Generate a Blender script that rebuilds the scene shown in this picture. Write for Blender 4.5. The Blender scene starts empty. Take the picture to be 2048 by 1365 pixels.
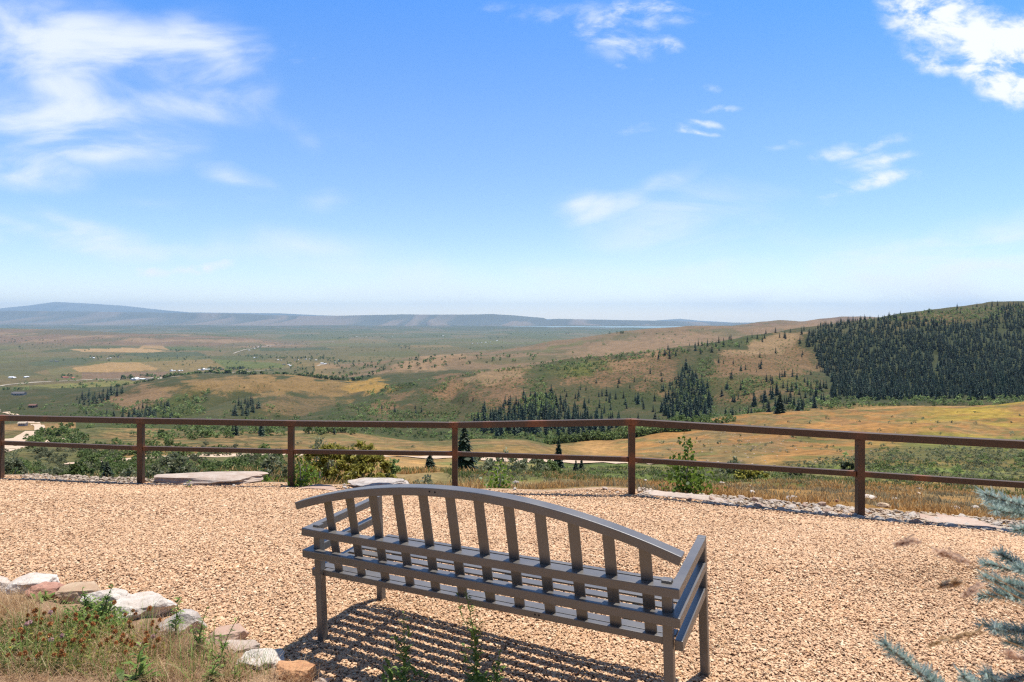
import bpy, bmesh, math, random
import numpy as np
from mathutils import Vector, Matrix, Euler, noise as mnoise
R = math.radians
rng = np.random.default_rng(7)
random.seed(7)
scene = bpy.context.scene
C = scene.collection

# ------------------------------------------------------------------ camera, sky, sun, exposure
F = 1300.0; CX = 1024.0; H0 = 632.0; CAMZ = 1.75          # focal length and horizon in photo pixels
cam_d = bpy.data.cameras.new('camera'); cam = bpy.data.objects.new('camera', cam_d); C.objects.link(cam)
cam.location = (0, 0, CAMZ); cam.rotation_euler = (R(90), 0, 0)
cam_d.sensor_width = 36.0; cam_d.lens = F / 2048 * 36; cam_d.shift_y = -(682.5 - H0) / 2048
cam_d.clip_start = 0.05; cam_d.clip_end = 200000
cam_d.dof.use_dof = True; cam_d.dof.focus_distance = 7.0; cam_d.dof.aperture_fstop = 6.3
scene.camera = cam
scene.view_settings.view_transform = 'Standard'; scene.view_settings.look = 'None'
scene.view_settings.exposure = 0.62; scene.view_settings.gamma = 1.0
scene.cycles.max_bounces = 8; scene.cycles.volume_bounces = 0
scene.cycles.sample_clamp_indirect = 6; scene.cycles.use_denoising = False; scene.cycles.filter_width = 1.25

SUN = Vector((0.19, 0.185, 1.0)).normalized()
sun_el = math.asin(SUN.z); sun_az = math.atan2(SUN.x, SUN.y)
sl = bpy.data.lights.new('sun', 'SUN'); sl.energy = 4.4; sl.angle = R(0.5); sl.color = (1.0, 0.955, 0.89)
so = bpy.data.objects.new('sun', sl); C.objects.link(so)
so.rotation_euler = SUN.to_track_quat('Z', 'Y').to_euler(); so.location = SUN * 50

W = bpy.data.worlds.new('World'); scene.world = W; W.use_nodes = True
def build_world():
    nt = W.node_tree; N = nt.nodes; L = nt.links; N.clear()
    def nd(t, **k):
        n = N.new(t)
        for a, v in k.items(): setattr(n, a, v)
        return n
    out = nd('ShaderNodeOutputWorld'); bg = nd('ShaderNodeBackground'); bg.inputs[1].default_value = 0.115
    sky = nd('ShaderNodeTexSky', sky_type='NISHITA'); sky.sun_disc = False
    sky.sun_elevation = sun_el; sky.sun_rotation = sun_az; sky.altitude = 2000
    sky.air_density = 1.0; sky.dust_density = 0.6; sky.ozone_density = 2.0
    geo = nd('ShaderNodeNewGeometry')
    sep = nd('ShaderNodeSeparateXYZ'); tc = nd('ShaderNodeTexCoord'); L.new(tc.outputs['Generated'], sep.inputs[0])
    def mth(op, a, b=None, clamp=False):
        m = nd('ShaderNodeMath', operation=op); m.use_clamp = clamp
        for i, v in enumerate((a, b)):
            if v is None: continue
            if isinstance(v, (int, float)): m.inputs[i].default_value = v
            else: L.new(v, m.inputs[i])
        return m.outputs[0]
    ysafe = mth('MAXIMUM', mth('ABSOLUTE', sep.outputs[1]), 0.08)
    u = mth('DIVIDE', sep.outputs[0], ysafe); w = mth('DIVIDE', sep.outputs[2], ysafe)
    cmb = nd('ShaderNodeCombineXYZ'); L.new(u, cmb.inputs[0]); L.new(w, cmb.inputs[1])
    fold = mth('MULTIPLY', mth('LESS_THAN', sep.outputs[1], 0.0), 3.0); L.new(fold, cmb.inputs[2])
    P = cmb.outputs[0]
    # slight domain warp so that the cloud banks have ragged outlines
    wn = nd('ShaderNodeTexNoise'); wn.inputs['Scale'].default_value = 5.0; wn.inputs['Detail'].default_value = 5
    L.new(P, wn.inputs['Vector'])
    vs = nd('ShaderNodeVectorMath', operation='SUBTRACT'); L.new(wn.outputs['Color'], vs.inputs[0]); vs.inputs[1].default_value = (.5, .5, .5)
    vm = nd('ShaderNodeVectorMath', operation='MULTIPLY'); L.new(vs.outputs[0], vm.inputs[0]); vm.inputs[1].default_value = (.13, .075, 0)
    va = nd('ShaderNodeVectorMath', operation='ADD'); L.new(P, va.inputs[0]); L.new(vm.outputs[0], va.inputs[1])
    PW = va.outputs[0]
    def blobs(lst, coord):
        acc = None
        for (px, py, rx, ry, rot, a) in lst:
            mp = nd('ShaderNodeMapping', vector_type='TEXTURE')
            mp.inputs['Location'].default_value = ((px - CX) / F, (H0 - py) / F, 0)
            mp.inputs['Rotation'].default_value = (0, 0, R(-rot)); mp.inputs['Scale'].default_value = (rx / F, ry / F, 1)
            L.new(coord, mp.inputs['Vector'])
            g = nd('ShaderNodeTexGradient', gradient_type='SPHERICAL'); L.new(mp.outputs[0], g.inputs[0])
            v = mth('MULTIPLY', mth('POWER', g.outputs['Fac'], 0.8), a)
            acc = v if acc is None else mth('ADD', acc, v)
        return acc
    def fbm(rot, sx, sy, scale, detail, rough, dist=0.0):
        mp = nd('ShaderNodeMapping'); mp.inputs['Rotation'].default_value = (0, 0, R(rot)); mp.inputs['Scale'].default_value = (sx, sy, 1)
        L.new(P, mp.inputs['Vector'])
        n = nd('ShaderNodeTexNoise'); n.inputs['Scale'].default_value = scale; n.inputs['Detail'].default_value = detail
        n.inputs['Roughness'].default_value = rough; n.inputs['Distortion'].default_value = dist
        L.new(mp.outputs[0], n.inputs['Vector']); return n.outputs['Fac']
    def sstep(v, a, b):
        m = nd('ShaderNodeMapRange', interpolation_type='SMOOTHSTEP'); L.new(v, m.inputs[0])
        m.inputs[1].default_value = a; m.inputs[2].default_value = b; return m.outputs[0]
    # soft cirrus, streaked down to the right
    cir = blobs([(60, 150, 430, 210, 14, 1.0), (300, 190, 290, 70, 14, .75), (400, 130, 190, 120, 25, .8), (150, 40, 420, 110, 16, .75), (500, 200, 90, 90, 30, .45), (450, 60, 160, 70, 35, .55), (120, 250, 330, 60, 8, .6), (700, 300, 160, 40, 20, .28), (200, 500, 420, 40, 3, .6), (1650, 500, 420, 50, -4, .5), (1100, 540, 600, 40, 0, .5),
                 (590, 265, 26, 110, -38, .42), (30, 335, 190, 52, 10, 1.1), (60, 425, 230, 36, 8, .85), (90, 465, 300, 44, 4, .9),
                 (470, 370, 120, 36, 8, .9), (310, 403, 120, 20, 3, .7), (660, 400, 80, 34, 0, .55), (250, 300, 300, 60, 6, .4),
                 (1380, 425, 280, 80, -6, .95), (1160, 412, 80, 44, -8, .9), (1300, 380, 160, 28, -25, .6),
                 (2010, 480, 190, 64, -8, 1.0), (1830, 560, 560, 84, -2, 1.5), (620, 490, 300, 54, 4, .8), (1000, 590, 1500, 70, 0, .7), (1350, 480, 500, 60, 0, .4)], PW)
    n1 = fbm(26, 1.0, 2.9, 4.0, 8, .55, .5)
    c1 = mth('MULTIPLY', sstep(mth('MULTIPLY', mth('MINIMUM', cir, 1.05), mth('ADD', mth('MULTIPLY', sstep(n1, .30, .70), 1.15), .22)), .06, 1.75), .9)
    # small broken fair-weather clouds
    cum = blobs([(1215, 60, 170, 75, 18, .85), (1330, 12, 130, 45, 0, .9), (1010, 35, 120, 30, 0, .5), (1345, 80, 40, 22, 0, .7), (1240, 136, 26, 12, 0, .6), (1285, 160, 26, 14, 0, .6),
                 (1420, 168, 32, 16, 0, .7), (1455, 213, 90, 13, -6, .8), (1400, 246, 70, 12, 6, .9), (1305, 260, 110, 17, 2, .85), (1390, 271, 80, 8, 0, .8), (1590, 290, 90, 14, 0, .6),
                 (1900, 60, 190, 105, 8, 1.35), (1850, 20, 110, 50, 0, .7), (2020, 145, 110, 90, 0, 2.1), (2060, 70, 110, 70, 0, 1.0), (1865, 145, 70, 26, 8, .9),
                 (1720, 303, 150, 26, -16, .85), (1775, 328, 130, 18, -10, .85), (1750, 366, 160, 26, -8, .85), (1690, 392, 110, 16, -14, .6),
                 (580, 105, 60, 34, 20, .55), (640, 104, 28, 16, 0, .5), (270, 522, 85, 19, 8, 1.2), (425, 529, 105, 21, 0, 1.2), (800, 552, 60, 17, 4, 1.0),
                 (1000, 553, 110, 12, 0, .45), (1290, 583, 90, 12, 0, .45), (1500, 590, 240, 22, 0, .5), (990, 536, 20, 7, 0, .4)], PW)
    n2 = fbm(8, 1.0, 1.8, 11.0, 9, .62, .3)
    c2 = sstep(mth('MULTIPLY', mth('MINIMUM', cum, 1.5), mth('ADD', mth('MULTIPLY', sstep(n2, .30, .72), 1.5), .06)), .14, 1.45)
    cov = mth('MAXIMUM', c1, c2)
    # cover elsewhere in the sky, outside the photograph's frame
    tint = nd('ShaderNodeMix', data_type='RGBA', blend_type='MULTIPLY'); tint.inputs[0].default_value = 1.0
    L.new(sky.outputs[0], tint.inputs[6])
    tr = nd('ShaderNodeValToRGB'); L.new(w, tr.inputs[0]); e = tr.color_ramp.elements
    while len(e) < len(SKYTINT): e.new(.5)
    for i, (p, c) in enumerate(SKYTINT): e[i].position = p; e[i].color = (*c, 1)
    L.new(tr.outputs[0], tint.inputs[7])
    gm = nd('ShaderNodeGamma'); L.new(tint.outputs[2], gm.inputs[0]); gm.inputs[1].default_value = SKYGAMMA
    mx = nd('ShaderNodeMix', data_type='RGBA'); L.new(cov, mx.inputs[0]); L.new(gm.outputs[0], mx.inputs[6])
    mx.inputs[7].default_value = (5.7, 5.95, 6.2, 1)
    L.new(mx.outputs[2], bg.inputs[0]); L.new(bg.outputs[0], out.inputs[0])
SKYTINT = [(0.0, (1.20, 1.09, 1.04)), (.04, (1.08, 1.0, 1.02)), (.12, (.94, .97, 1.06)), (.30, (.81, 1.02, 1.20)), (.50, (.51, .98, 1.44)), (.80, (.80, .88, 1.0)), (1.0, (.80, .84, .90))]; SKYGAMMA = 1.0
build_world()

# ------------------------------------------------------------------ helpers
def tag(o, label=None, cat=None, group=None, kind=None):
    if label: o['label'] = label
    if cat: o['category'] = cat
    if group: o['group'] = group
    if kind: o['kind'] = kind
    return o
def link(name, me, parent=None):
    o = bpy.data.objects.new(name, me); C.objects.link(o)
    if parent is not None: o.parent = parent
    return o
def empty(name, loc=(0, 0, 0), rz=0.0):
    o = bpy.data.objects.new(name, None); C.objects.link(o); o.location = loc; o.rotation_euler = (0, 0, rz); o.empty_display_size = .1
    return o
def npmesh(name, V, Fc, mats, smooth=False, midx=None, cols=None):
    """V (n,3); Fc (m,k) array with k = 3 or 4 (all alike)"""
    V = np.asarray(V, np.float32); Fc = np.asarray(Fc, np.int32)
    me = bpy.data.meshes.new(name); m, k = Fc.shape
    me.vertices.add(len(V)); me.vertices.foreach_set('co', V.ravel())
    me.loops.add(m * k); me.loops.foreach_set('vertex_index', Fc.ravel())
    me.polygons.add(m); me.polygons.foreach_set('loop_start', np.arange(0, m * k, k, dtype=np.int32))
    me.polygons.foreach_set('loop_total', np.full(m, k, np.int32))
    me.polygons.foreach_set('use_smooth', np.full(m, bool(smooth)))
    if midx is not None: me.polygons.foreach_set('material_index', np.asarray(midx, np.int32))
    for mt in (mats if isinstance(mats, (list, tuple)) else [mats]): me.materials.append(mt)
    for nm, arr in (cols or {}).items():
        arr = np.asarray(arr, np.float32)
        if arr.ndim == 1:
            a = me.attributes.new(nm, 'FLOAT', 'POINT'); a.data.foreach_set('value', arr)
        else:
            a = me.attributes.new(nm, 'FLOAT_COLOR', 'POINT'); a.data.foreach_set('color', np.c_[arr, np.ones(len(arr), np.float32)].astype(np.float32).ravel())
    me.update(calc_edges=True); me.validate()
    return me
class MB:
    """collects shapes into one mesh"""
    def __init__(s): s.bm = bmesh.new()
    def box(s, lo, hi, bev=0.0):
        r = bmesh.ops.create_cube(s.bm, size=1.0); vs = r['verts']
        for v in vs: v.co = Vector([(lo[i] + hi[i]) / 2 + v.co[i] * (hi[i] - lo[i]) for i in range(3)])
        if bev: s._bev(vs, bev)
        return vs
    def _bev(s, vs, bev):
        es = {e for v in vs for e in v.link_edges}
        bmesh.ops.bevel(s.bm, geom=list(es), offset=bev, segments=2, affect='EDGES', profile=.6)
    def prism(s, ring0, ring1, bev=0.0):
        a = [s.bm.verts.new(p) for p in ring0]; b = [s.bm.verts.new(p) for p in ring1]; n = len(a)
        s.bm.faces.new(a[::-1]); s.bm.faces.new(b)
        for i in range(n): s.bm.faces.new((a[i], a[(i + 1) % n], b[(i + 1) % n], b[i]))
        if bev: s._bev(a + b, bev)
    def rings(s, rings, bev=0.0, close=True):
        vv = [[s.bm.verts.new(p) for p in r] for r in rings]; n = len(vv[0])
        for a, b in zip(vv, vv[1:]):
            for i in range(n): s.bm.faces.new((a[i], a[(i + 1) % n], b[(i + 1) % n], b[i]))
        if close: s.bm.faces.new(vv[0][::-1]); s.bm.faces.new(vv[-1])
        if bev:
            s.bm.normal_update()
            allv = {v for r in vv for v in r}
            es = [e for e in {e for v in allv for e in v.link_edges} if len(e.link_faces) == 2 and e.calc_face_angle() > R(30)]
            bmesh.ops.bevel(s.bm, geom=es, offset=bev, segments=2, affect='EDGES', profile=.6)
    def tube(s, pts, rad, n=6):
        pts = [Vector(p) for p in pts]; rs = rad if isinstance(rad, (list, tuple)) else [rad] * len(pts); out = []
        for i, p in enumerate(pts):
            t = (pts[min(i + 1, len(pts) - 1)] - pts[max(i - 1, 0)]).normalized()
            x = t.orthogonal().normalized() if i == 0 else (px - t * px.dot(t)).normalized()
            px = x; y = t.cross(x)
            out.append([p + (x * math.cos(2 * math.pi * k / n) + y * math.sin(2 * math.pi * k / n)) * rs[i] for k in range(n)])
        s.rings(out)
    def mesh(s, name, mats, smooth=False):
        bmesh.ops.recalc_face_normals(s.bm, faces=s.bm.faces[:])
        me = bpy.data.meshes.new(name); s.bm.to_mesh(me); s.bm.free()
        for m in (mats if isinstance(mats, (list, tuple)) else [mats]): me.materials.append(m)
        if smooth:
            for p in me.polygons: p.use_smooth = True
        return me
    def obj(s, name, mats, parent=None, smooth=False): return link(name, s.mesh(name, mats, smooth), parent)

# smooth lattice noise, vectorised
def _hash(ix, iy, seed):
    h = (ix.astype(np.int64) * 374761393 + iy.astype(np.int64) * 668265263 + seed * 982451653) & 0x7fffffff
    h = ((h ^ (h >> 13)) * 1274126177) & 0x7fffffff
    return ((h ^ (h >> 16)) & 0xffff) / 65535.0
def vnoise(x, y, seed=0):
    x = np.asarray(x, float); y = np.asarray(y, float)
    ix = np.floor(x); iy = np.floor(y); fx = x - ix; fy = y - iy
    fx = fx * fx * fx * (fx * (fx * 6 - 15) + 10); fy = fy * fy * fy * (fy * (fy * 6 - 15) + 10)
    ix = ix.astype(np.int64); iy = iy.astype(np.int64)
    a = _hash(ix, iy, seed); b = _hash(ix + 1, iy, seed); c = _hash(ix, iy + 1, seed); d = _hash(ix + 1, iy + 1, seed)
    return (a + (b - a) * fx) * (1 - fy) + (c + (d - c) * fx) * fy
def fbm2(x, y, seed=0, octv=4, gain=.5):
    s = 0; a = 1; t = 0
    for o in range(octv):
        s = s + a * vnoise(x * 2 ** o, y * 2 ** o, seed + o * 17); t += a; a *= gain
    return s / t
def sm(x, a, b):
    t = np.clip((x - a) / (b - a), 0, 1); return t * t * (3 - 2 * t)
def pip(x, y, poly):
    x = np.asarray(x); inside = np.zeros(x.shape, bool); n = len(poly); j = n - 1
    for i in range(n):
        xi, yi = poly[i]; xj, yj = poly[j]
        c = ((yi > y) != (yj > y)) & (x < (xj - xi) * (y - yi) / (yj - yi + 1e-12) + xi)
        inside ^= c; j = i
    return inside

# ------------------------------------------------------------------ materials
def newmat(name):
    m = bpy.data.materials.new(name); m.use_nodes = True; nt = m.node_tree; nt.nodes.clear()
    out = nt.nodes.new('ShaderNodeOutputMaterial')
    return m, nt, out
def principled(nt, out, **k):
    b = nt.nodes.new('ShaderNodeBsdfPrincipled')
    for a, v in k.items(): b.inputs[a].default_value = v
    nt.links.new(b.outputs[0], out.inputs[0]); return b
def ramp(nt, fac, stops, interp='LINEAR'):
    r = nt.nodes.new('ShaderNodeValToRGB'); r.color_ramp.interpolation = interp
    e = r.color_ramp.elements
    while len(e) < len(stops): e.new(.5)
    for i, (p, c) in enumerate(stops): e[i].position = p; e[i].color = (*c, 1)
    nt.links.new(fac, r.inputs[0]); return r.outputs[0]
def noise(nt, scale, detail=4, rough=.55, coord=None, dist=0.0, typ='Object'):
    n = nt.nodes.new('ShaderNodeTexNoise'); n.inputs['Scale'].default_value = scale; n.inputs['Detail'].default_value = detail
    n.inputs['Roughness'].default_value = rough; n.inputs['Distortion'].default_value = dist
    if coord is None: coord = nt.nodes.new('ShaderNodeTexCoord').outputs[typ]
    nt.links.new(coord, n.inputs['Vector']); return n.outputs['Fac']
def mixc(nt, fac, a, b, blend='MIX'):
    m = nt.nodes.new('ShaderNodeMix'); m.data_type = 'RGBA'; m.blend_type = blend
    for i, v in ((0, fac), (6, a), (7, b)):
        if isinstance(v, (int, float)): m.inputs[i].default_value = v
        elif isinstance(v, tuple): m.inputs[i].default_value = (*v, 1) if len(v) == 3 else v
        else: nt.links.new(v, m.inputs[i])
    return m.outputs[2]
def mrange(nt, v, a, b, c, d, clamp=True):
    m = nt.nodes.new('ShaderNodeMapRange'); nt.links.new(v, m.inputs[0]); m.clamp = clamp
    for i, x in enumerate((a, b, c, d)): m.inputs[i + 1].default_value = x
    return m.outputs[0]
def bump(nt, bsdf, h, strength, dist):
    b = nt.nodes.new('ShaderNodeBump'); b.inputs['Strength'].default_value = strength; b.inputs['Distance'].default_value = dist
    nt.links.new(h, b.inputs['Height']); nt.links.new(b.outputs[0], bsdf.inputs['Normal'])
def rand_island(nt):
    return nt.nodes.new('ShaderNodeNewGeometry').outputs['Random Per Island']
def rand_obj(nt):
    return nt.nodes.new('ShaderNodeObjectInfo').outputs['Random']
def leaf_mat(name, stops, trans=.35, rough=.55, objvar=.25, scale=None):
    m, nt, out = newmat(name)
    col = ramp(nt, rand_island(nt), stops)
    hv = nt.nodes.new('ShaderNodeHueSaturation'); nt.links.new(col, hv.inputs['Color'])
    tn = nt.nodes.new('ShaderNodeAttribute'); tn.attribute_name = 'tone'
    vv = nt.nodes.new('ShaderNodeMath'); vv.operation = 'ADD'; nt.links.new(mrange(nt, rand_obj(nt), 0, 1, 1 - objvar, 1 + objvar), vv.inputs[0]); nt.links.new(tn.outputs['Fac'], vv.inputs[1])
    nt.links.new(vv.outputs[0], hv.inputs['Value'])
    col = hv.outputs[0]
    b = nt.nodes.new('ShaderNodeBsdfPrincipled'); nt.links.new(col, b.inputs['Base Color']); b.inputs['Roughness'].default_value = rough
    b.inputs['Specular IOR Level'].default_value = .25
    t = nt.nodes.new('ShaderNodeBsdfTranslucent'); nt.links.new(col, t.inputs[0])
    mx = nt.nodes.new('ShaderNodeMixShader'); mx.inputs[0].default_value = trans
    nt.links.new(b.outputs[0], mx.inputs[1]); nt.links.new(t.outputs[0], mx.inputs[2]); nt.links.new(mx.outputs[0], out.inputs[0])
    return m
M = {}
def make_mats():
    # bench: bronze-grey powder coat over steel
    m, nt, out = newmat('bronze_powder_coat'); b = principled(nt, out, Metallic=0.0, Roughness=.38, IOR=1.8)
    n = noise(nt, 6.0, 5); fine = noise(nt, 900.0, 2)
    nt.links.new(mixc(nt, mrange(nt, n, .3, .7, 0, 1), (.092, .082, .070), (.124, .112, .098)), b.inputs['Base Color'])
    nt.links.new(mrange(nt, n, .3, .7, .32, .44), b.inputs['Roughness']); bump(nt, b, fine, .12, .0006)
    M['bench'] = m
    # fence: rusted brown steel with orange bloom
    m, nt, out = newmat('rusted_steel'); b = principled(nt, out, Roughness=.6, Metallic=.1)
    at = nt.nodes.new('ShaderNodeAttribute'); at.attribute_name = 'rust'
    n = noise(nt, 5.0, 8, .65); n2 = noise(nt, 40.0, 6, .6)
    base = mixc(nt, mrange(nt, n2, .3, .7, 0, 1), (.058, .034, .019), (.100, .058, .032))
    base = mixc(nt, mrange(nt, n, .56, .72, 0, .6), base, (.12, .055, .032))
    mu = nt.nodes.new('ShaderNodeMath'); mu.operation = 'MULTIPLY'; nt.links.new(at.outputs['Fac'], mu.inputs[0]); nt.links.new(mrange(nt, n2, .3, .6, .45, 1), mu.inputs[1])
    nt.links.new(mixc(nt, mu.outputs[0], base, (.26, .085, .028)), b.inputs['Base Color'])
    nt.links.new(mrange(nt, n2, .3, .7, .42, .7), b.inputs['Roughness']); bump(nt, b, n2, .2, .002)
    M['fence'] = m
    # crushed stone
    m, nt, out = newmat('crushed_stone'); b = principled(nt, out, Roughness=.85)
    STN = [(0, (0.354, 0.217, 0.126)), (.07, (0.483, 0.288, 0.158)), (.25, (0.561, 0.347, 0.197)), (.5, (0.599, 0.386, 0.224)), (.68, (0.625, 0.414, 0.246)), (.82, (0.663, 0.464, 0.286)), (.90, (0.561, 0.316, 0.148)), (.94, (0.690, 0.512, 0.325)), (1, (0.703, 0.563, 0.374))]
    col = ramp(nt, rand_island(nt), STN)
    n = noise(nt, 90.0, 4)
    big = noise(nt, .8, 5, .6); col = mixc(nt, .6, col, ramp(nt, big, [(.3, (.80, .76, .70)), (.55, (1.0, 1.0, 1.0)), (.72, (1.12, 1.08, 1.02))]), 'MULTIPLY')
    nt.links.new(mixc(nt, .35, col, ramp(nt, n, [(.3, (.6, .55, .5)), (.7, (1.2, 1.2, 1.2))]), 'MULTIPLY'), b.inputs['Base Color'])
    M['gravel'] = m
    m, nt, out = newmat('gravel_bed'); b = principled(nt, out, Roughness=.9)
    tc = nt.nodes.new('ShaderNodeTexCoord').outputs['Object']
    v = nt.nodes.new('ShaderNodeTexVoronoi'); v.inputs['Scale'].default_value = 64; nt.links.new(tc, v.inputs['Vector'])
    sp = nt.nodes.new('ShaderNodeSeparateColor'); nt.links.new(v.outputs['Color'], sp.inputs[0])
    col = ramp(nt, sp.outputs[0], STN)
    big = noise(nt, .9, 4)
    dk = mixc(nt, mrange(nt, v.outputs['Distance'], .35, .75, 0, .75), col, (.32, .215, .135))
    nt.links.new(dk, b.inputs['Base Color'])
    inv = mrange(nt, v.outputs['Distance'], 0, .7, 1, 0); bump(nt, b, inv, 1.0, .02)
    M['gravel_bed'] = m
    # rocks
    def rock(name, a, bb, c, sc=9.0):
        m, nt, out = newmat(name); b = principled(nt, out, Roughness=.85)
        oi = nt.nodes.new('ShaderNodeObjectInfo'); tc = nt.nodes.new('ShaderNodeTexCoord')
        vm = nt.nodes.new('ShaderNodeVectorMath'); vm.operation = 'ADD'; nt.links.new(tc.outputs['Object'], vm.inputs[0]); nt.links.new(oi.outputs['Location'], vm.inputs[1])
        n = noise(nt, sc, 8, .62, vm.outputs[0], .8); n2 = noise(nt, sc * .35, 4, .5, vm.outputs[0]); n3 = noise(nt, sc * 9, 4, .6, vm.outputs[0])
        col = mixc(nt, mrange(nt, n, .38, .62, 0, 1), a, bb)
        col = mixc(nt, mrange(nt, n2, .5, .68, 0, .8), col, c)
        col = mixc(nt, mrange(nt, n3, .58, .72, 0, .55), col, (.15, .11, .08))
        n4 = noise(nt, sc * 1.4, 10, .7, vm.outputs[0], 2.5); col = mixc(nt, mrange(nt, n4, .60, .66, 0, .5), col, (.28, .17, .10)); col = mixc(nt, mrange(nt, n4, .485, .50, .55, 0), col, mixc(nt, mrange(nt, n4, .47, .485, 0, .8), col, (.16, .12, .09)))
        nt.links.new(col, b.inputs['Base Color'])
        ad = nt.nodes.new('ShaderNodeMath'); ad.operation = 'ADD'; nt.links.new(n, ad.inputs[0]); nt.links.new(mrange(nt, n3, 0, 1, 0, .35, False), ad.inputs[1])
        bump(nt, b, ad.outputs[0], .55, .03); M[name] = m
    rock('white_stone', (.61, .55, .475), (.45, .385, .32), (.53, .41, .315))
    rock('cream_stone', (.46, .375, .28), (.35, .265, .19), (.43, .31, .21))
    rock('grey_stone', (.48, .43, .385), (.33, .285, .25), (.48, .37, .29))
    rock('pink_stone', (.44, .23, .16), (.30, .135, .09), (.52, .40, .34))
    rock('tan_stone', (.50, .37, .24), (.38, .25, .15), (.56, .46, .34))
    rock('orange_stone', (.52, .28, .13), (.42, .20, .09), (.58, .40, .25))
    rock('pale_slab', (.46, .385, .32), (.36, .27, .21), (.46, .345, .27), 4.0)
    rock('pink_slab', (.44, .30, .22), (.38, .24, .17), (.47, .38, .30), 4.0)
    # foliage
    M['conifer'] = leaf_mat('conifer_needles', [(0, (0.019, 0.040, 0.023)), (.5, (0.041, 0.072, 0.037)), (1, (0.082, 0.118, 0.058))], .2, .6, .35)
    M['spruce'] = leaf_mat('dark_spruce_needles', [(0, (.012, .022, .010)), (.6, (.026, .044, .016)), (1, (.055, .078, .026))], .2, .6, .15)
    M['shrub'] = leaf_mat('green_shrub_leaves', [(0, (0.079, 0.122, 0.039)), (.5, (0.157, 0.215, 0.067)), (1, (0.272, 0.322, 0.114))], .45, .55, .3)
    M['sage'] = leaf_mat('sagebrush_leaves', [(0, (0.102, 0.114, 0.060)), (.5, (0.168, 0.180, 0.096)), (1, (0.252, 0.258, 0.150))], .45, .7, .25)
    M['mahogany'] = leaf_mat('yellow_green_leaves', [(0, (0.154, 0.143, 0.028)), (.5, (0.319, 0.292, 0.055)), (1, (0.506, 0.451, 0.110))], .45, .5, .1)
    M['greyshrub'] = leaf_mat('grey_green_leaves', [(0, (0.101, 0.118, 0.057)), (.5, (0.201, 0.223, 0.115)), (1, (0.389, 0.389, 0.245))], .45, .55, .2)
    M['aspen'] = leaf_mat('aspen_leaves', [(0, (.07, .13, .018)), (.5, (.14, .23, .03)), (1, (.26, .34, .06))], .5, .4, .15)
    M['weed'] = leaf_mat('weed_leaves', [(0, (0.102, 0.174, 0.036)), (.5, (0.203, 0.304, 0.065)), (1, (0.348, 0.435, 0.123))], .45, .5, .15)
    M['drygrass'] = leaf_mat('dry_grass', [(0, (.26, .16, .075)), (.4, (.46, .29, .14)), (.75, (.60, .42, .23)), (1, (.72, .57, .36))], .5, .6, .1)
    M['redgrass'] = leaf_mat('reddish_dry_grass', [(0, (.26, .145, .08)), (.5, (.47, .29, .17)), (1, (.68, .49, .32))], .5, .6, .1)
    M['fieldgrass'] = leaf_mat('field_grass', [(0, (0.312, 0.169, 0.052)), (.5, (0.546, 0.312, 0.111)), (1, (0.702, 0.468, 0.208))], .5, .6, .1)
    M['greygrass'] = leaf_mat('grey_field_grass', [(0, (0.204, 0.168, 0.090)), (.5, (0.324, 0.264, 0.144)), (1, (0.456, 0.372, 0.216))], .5, .6, .1)
    M['greengrass'] = leaf_mat('green_field_grass', [(0, (0.072, 0.098, 0.026)), (.5, (0.130, 0.163, 0.046)), (1, (0.221, 0.234, 0.078))], .5, .6, .1)
    M['needle'] = leaf_mat('blue_spruce_needles', [(0, (.22, .32, .28)), (.5, (.36, .47, .42)), (1, (.56, .65, .60))], .4, .45, .05)
    M['clover'] = leaf_mat('dry_clover_heads', [(0, (.26, .11, .035)), (.6, (.46, .21, .075)), (1, (.60, .32, .14))], .2, .7, .3)
    M['pinkclover'] = leaf_mat('pink_clover_heads', [(0, (.55, .32, .30)), (1, (.75, .55, .52))], .3, .7, .1)
    M['yellow'] = leaf_mat('yellow_petals', [(0, (.75, .52, .02)), (1, (.85, .65, .05))], .3, .5, .1)
    M['seedhead'] = leaf_mat('seed_heads', [(0, (.46, .30, .21)), (1, (.72, .54, .40))], .5, .6, .1)
    m, nt, out = newmat('bark'); b = principled(nt, out, Roughness=.9)
    n = noise(nt, 25, 6); nt.links.new(mixc(nt, n, (.10, .075, .055), (.22, .18, .14)), b.inputs['Base Color']); bump(nt, b, n, .6, .01); M['bark'] = m
    m, nt, out = newmat('pale_bark'); b = principled(nt, out, Roughness=.85)
    n = noise(nt, 25, 6); nt.links.new(mixc(nt, n, (.26, .22, .18), (.46, .42, .37)), b.inputs['Base Color']); M['palebark'] = m
    m, nt, out = newmat('soil'); b = principled(nt, out, Roughness=.95)
    n = noise(nt, 7, 8, .65); n2 = noise(nt, 60, 5, .6)
    c = mixc(nt, mrange(nt, n, .35, .65, 0, 1), (.26, .15, .085), (.42, .28, .165)); c = mixc(nt, mrange(nt, n2, .35, .7, 0, .7), c, (.10, .06, .035))
    nt.links.new(c, b.inputs['Base Color']); bump(nt, b, n2, .8, .02); M['soil'] = m
    m, nt, out = newmat('dirt_track'); b = principled(nt, out, Roughness=.95)
    n = noise(nt, .4, 6, .65); nt.links.new(mixc(nt, mrange(nt, n, .3, .7, 0, 1), (.42, .29, .19), (.54, .40, .28)), b.inputs['Base Color']); M['dirt'] = m
    m, nt, out = newmat('valley_road'); b = principled(nt, out, Roughness=.95)
    n = noise(nt, .02, 5); nt.links.new(mixc(nt, n, (.28, .24, .17), (.38, .32, .24)), b.inputs['Base Color']); M['vroad'] = m
    m, nt, out = newmat('hole_black'); b = principled(nt, out, Roughness=.8); b.inputs['Base Color'].default_value = (.012, .012, .014, 1)
    n = noise(nt, 300, 2); bump(nt, b, n, .4, .003); M['hole_dark'] = m
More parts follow.
